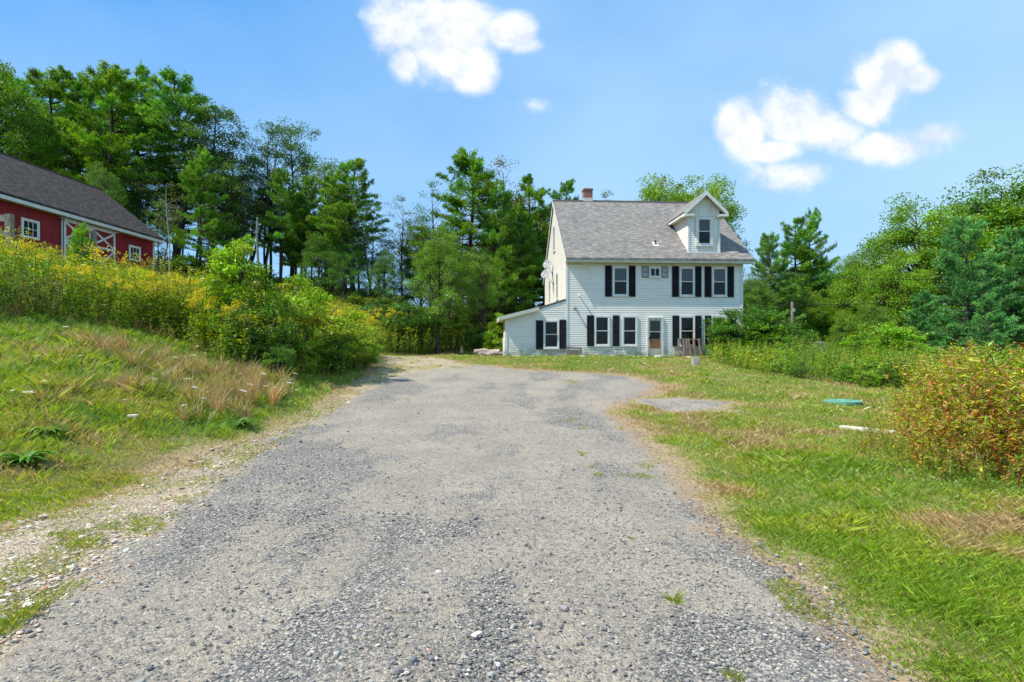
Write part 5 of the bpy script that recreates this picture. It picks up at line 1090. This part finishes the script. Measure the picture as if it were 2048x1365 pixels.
ey=EH-.38*sl_
MB().box(-.35,BL+.35,.355,.375,ey-.14,ey+.045).build('fascia',M_bwhite,barn); MB().box(-.35,BL+.35,.013,.354,ey-.13,ey-.115).build('soffit',M_soffit,barn)
for xx in(-.37,BL+.352):
    MB().prism([(.38,ey+.04),(-BW/2,RH+.02),(-BW-.38,ey+.04),(-BW-.38,ey-.14),(-BW/2,RH-.18),(.38,ey-.14)],xx,xx+.018,lambda p,q,t:(t,p,q)).build('rake_board',M_bwhite,barn)
for a,b in((-.02,.14),(BL-.14,BL+.02)): MB().box(a,b,.013,.035,.2,EH).build('corner_board',M_bwhite,barn)
MB().box(-.02,-.001,-.16,.012,.2,EH).build('corner_board',M_bwhite,barn)
bm=lambda s,z,o:(s,o,z)
for a in(1.3,8.4,13.2,17.0): window(barn,a,a+.98,1.66,2.60,bm,curt=M_dark,trim=.10,split=False,n=(3,2),sill=False,pm=M_barnglass)
# sliding doors
for k,x0 in enumerate((3.45,5.24)):
    d=MB().box(x0,x0+1.77,.03,.07,.35,3.08).build('barn_door',M_red,barn); f=MB(); t=.13; X0,X1=x0,x0+1.77
    f.box(X0,X0+t,.071,.095,.35,3.08); f.box(X1-t,X1,.071,.095,.35,3.08)
    for z in(.35,1.92,2.95): f.box(X0+t,X1-t,.071,.094,z,z+.13)
    for z0_,z1_ in((2.05,2.95),(.48,1.92)):
        f.bar((X0+t,.082,z0_+.03),(X1-t,.082,z1_-.03),.02,.11); f.bar((X0+t,.0815,z1_-.03),(X1-t,.0815,z0_+.03),.018,.11)
    f.build('door_brace',M_bwhite,d)
MB().tube([(7.12,.07,.3),(7.12,.07,3.0),(7.12,.3,3.05)],.05,8).build('downspout',M_metal,barn)
MB().box(3.2,7.2,.014,.11,3.085,3.13).build('door_track',M_bwhite,barn)
# ---- posts on the bank ----
def gx(px,Y): X=(px-1024)/1100*Y; return X,Y,h1(X,Y)
x,y,z=gx(191,19.6); wp=MB().tube([(0,0,-.3),(.0,0,1.0),(-.08,0,2.15)],[.095,.09,.085],10); wp.build('weathered_post',M_wood,loc=(x,y,z),label='grey weathered post standing on the bank before the barn doors',cat='post')
x,y,z=gx(19,17); fe=empty('rail_frame',(x,y,z),0,label='weathered wooden rail frame at the far left edge before the barn',cat='fence')
MB().box(-.09,.09,-.07,.07,-.3,2.0).build('post',M_wood,fe); MB().box(-2.69,-2.51,-.07,.07,-.3,2.0).build('post',M_wood,fe)
MB().box(-2.6,-.091,-.03,.03,1.78,1.98).build('rail',M_wood,fe); MB().box(-2.6,-.091,-.04,.02,1.36,1.5).build('rail',M_wood,fe)
x,y,z=gx(515,35); MB().tube([(0,0,-.2),(.05,0,2.5),(-.05,0,4.2),(.0,0,(1.6+260/1100*35)-z)],[.10,.085,.07,.06],8).build('dead_trunk',mk('bleached_wood',(.33,.31,.28),.9,(.2,.18,.16),5,5),loc=(x,y,z),label='pale dead trunk without branches rising behind the middle shrubs',cat='dead tree')
# ---- utility pole, wires, sign ----
X=21.0; g=h1(X,41.2); up=empty('utility_pole',(X,41.2,g),0,label='grey wooden utility pole among the trees right of the house',cat='utility pole')
ht=5.0-g; MB().tube([(0,0,-.2),(0,0,ht)],[.14,.11],12).build('pole',M_wood,up); MB().box(-.07,.07,-.28,-.14,ht-.75,ht-.5).build('bracket',M_metal,up)
def cat(a,b,sag,label,r=.018):
    a=Vector(a); b=Vector(b); P=[tuple(a.lerp(b,t)-Vector((0,0,sag*4*t*(1-t)))) for t in np.linspace(0,1,25)]
    MB().tube(P,r,5).build('power_line',M_dark,smooth=True,label=label,cat='cable')
cat((21.0,41.05,4.75),(43,27,5.0),.25,'thick lower cable running right from the utility pole',.022)
cat((21.0,41.05,4.9),(43,26.5,5.5),.25,'thin cable just above the thick one',.013)
cat((21.0,41.35,4.8),(12,49,5.6),.15,'cable from the pole passing behind the house',.016)
cat((16.5,36,6.3),(45,34,5.9),.25,'high thin cable across the right trees above the others',.014)
X,Y=22.35,40.0; g=h1(X,Y); sg=empty('town_sign',(X,Y,g),R(6),label='small pale grey roadside sign with dark lettering half hidden by weeds',cat='sign')
zc=1.6+5/1100*Y-g; pts=[]
for t in np.linspace(0,2*math.pi,37)[:-1]:
    rx=.52; rz=.40; cx=math.copysign(abs(math.cos(t))**.8,math.cos(t))*rx; cz_=math.copysign(abs(math.sin(t))**.8,math.sin(t))*rz
    if math.sin(t)>.3: cz_+=.035*math.sin(6*t)
    pts.append((cx,zc+cz_-.15))
MB().prism(pts,-.012,.012,lambda p,q,t:(p,t,q)).build('board',mk('sign_paint',(.50,.56,.60),.5),sg); MB().box(-.04,.04,.02,.09,-.3,zc-.1).build('post',M_metal,sg)
def letters(txt,parent,rad,cz,size,mat):
    n=len(txt); V=MB()
    for i,chx in enumerate(txt):
        cu=bpy.data.curves.new('letter','FONT'); cu.body=chx; cu.size=size; cu.align_x='CENTER'; cu.extrude=.004
        o=bpy.data.objects.new('letter',cu); col.objects.link(o); dg=bpy.context.evaluated_depsgraph_get(); me=o.evaluated_get(dg).to_mesh()
        a=(i-(n-1)/2)*(-size*.80/rad); M_=Matrix.Translation((-math.sin(a)*rad,-.018,cz+math.cos(a)*rad-rad))@Matrix.Rotation(-a,4,'Y')@Matrix.Rotation(R(90),4,'X')
        b=len(V.v); V.v+=[tuple(M_@v.co) for v in me.vertices]; V.f+=[tuple(b+k for k in p.vertices) for p in me.polygons]
        o.evaluated_get(dg).to_mesh_clear(); bpy.data.objects.remove(o); bpy.data.curves.remove(cu)
    V.build('lettering',mat,parent)
letters('ENTERING',sg,.7,zc-.03,.16,M_dark)
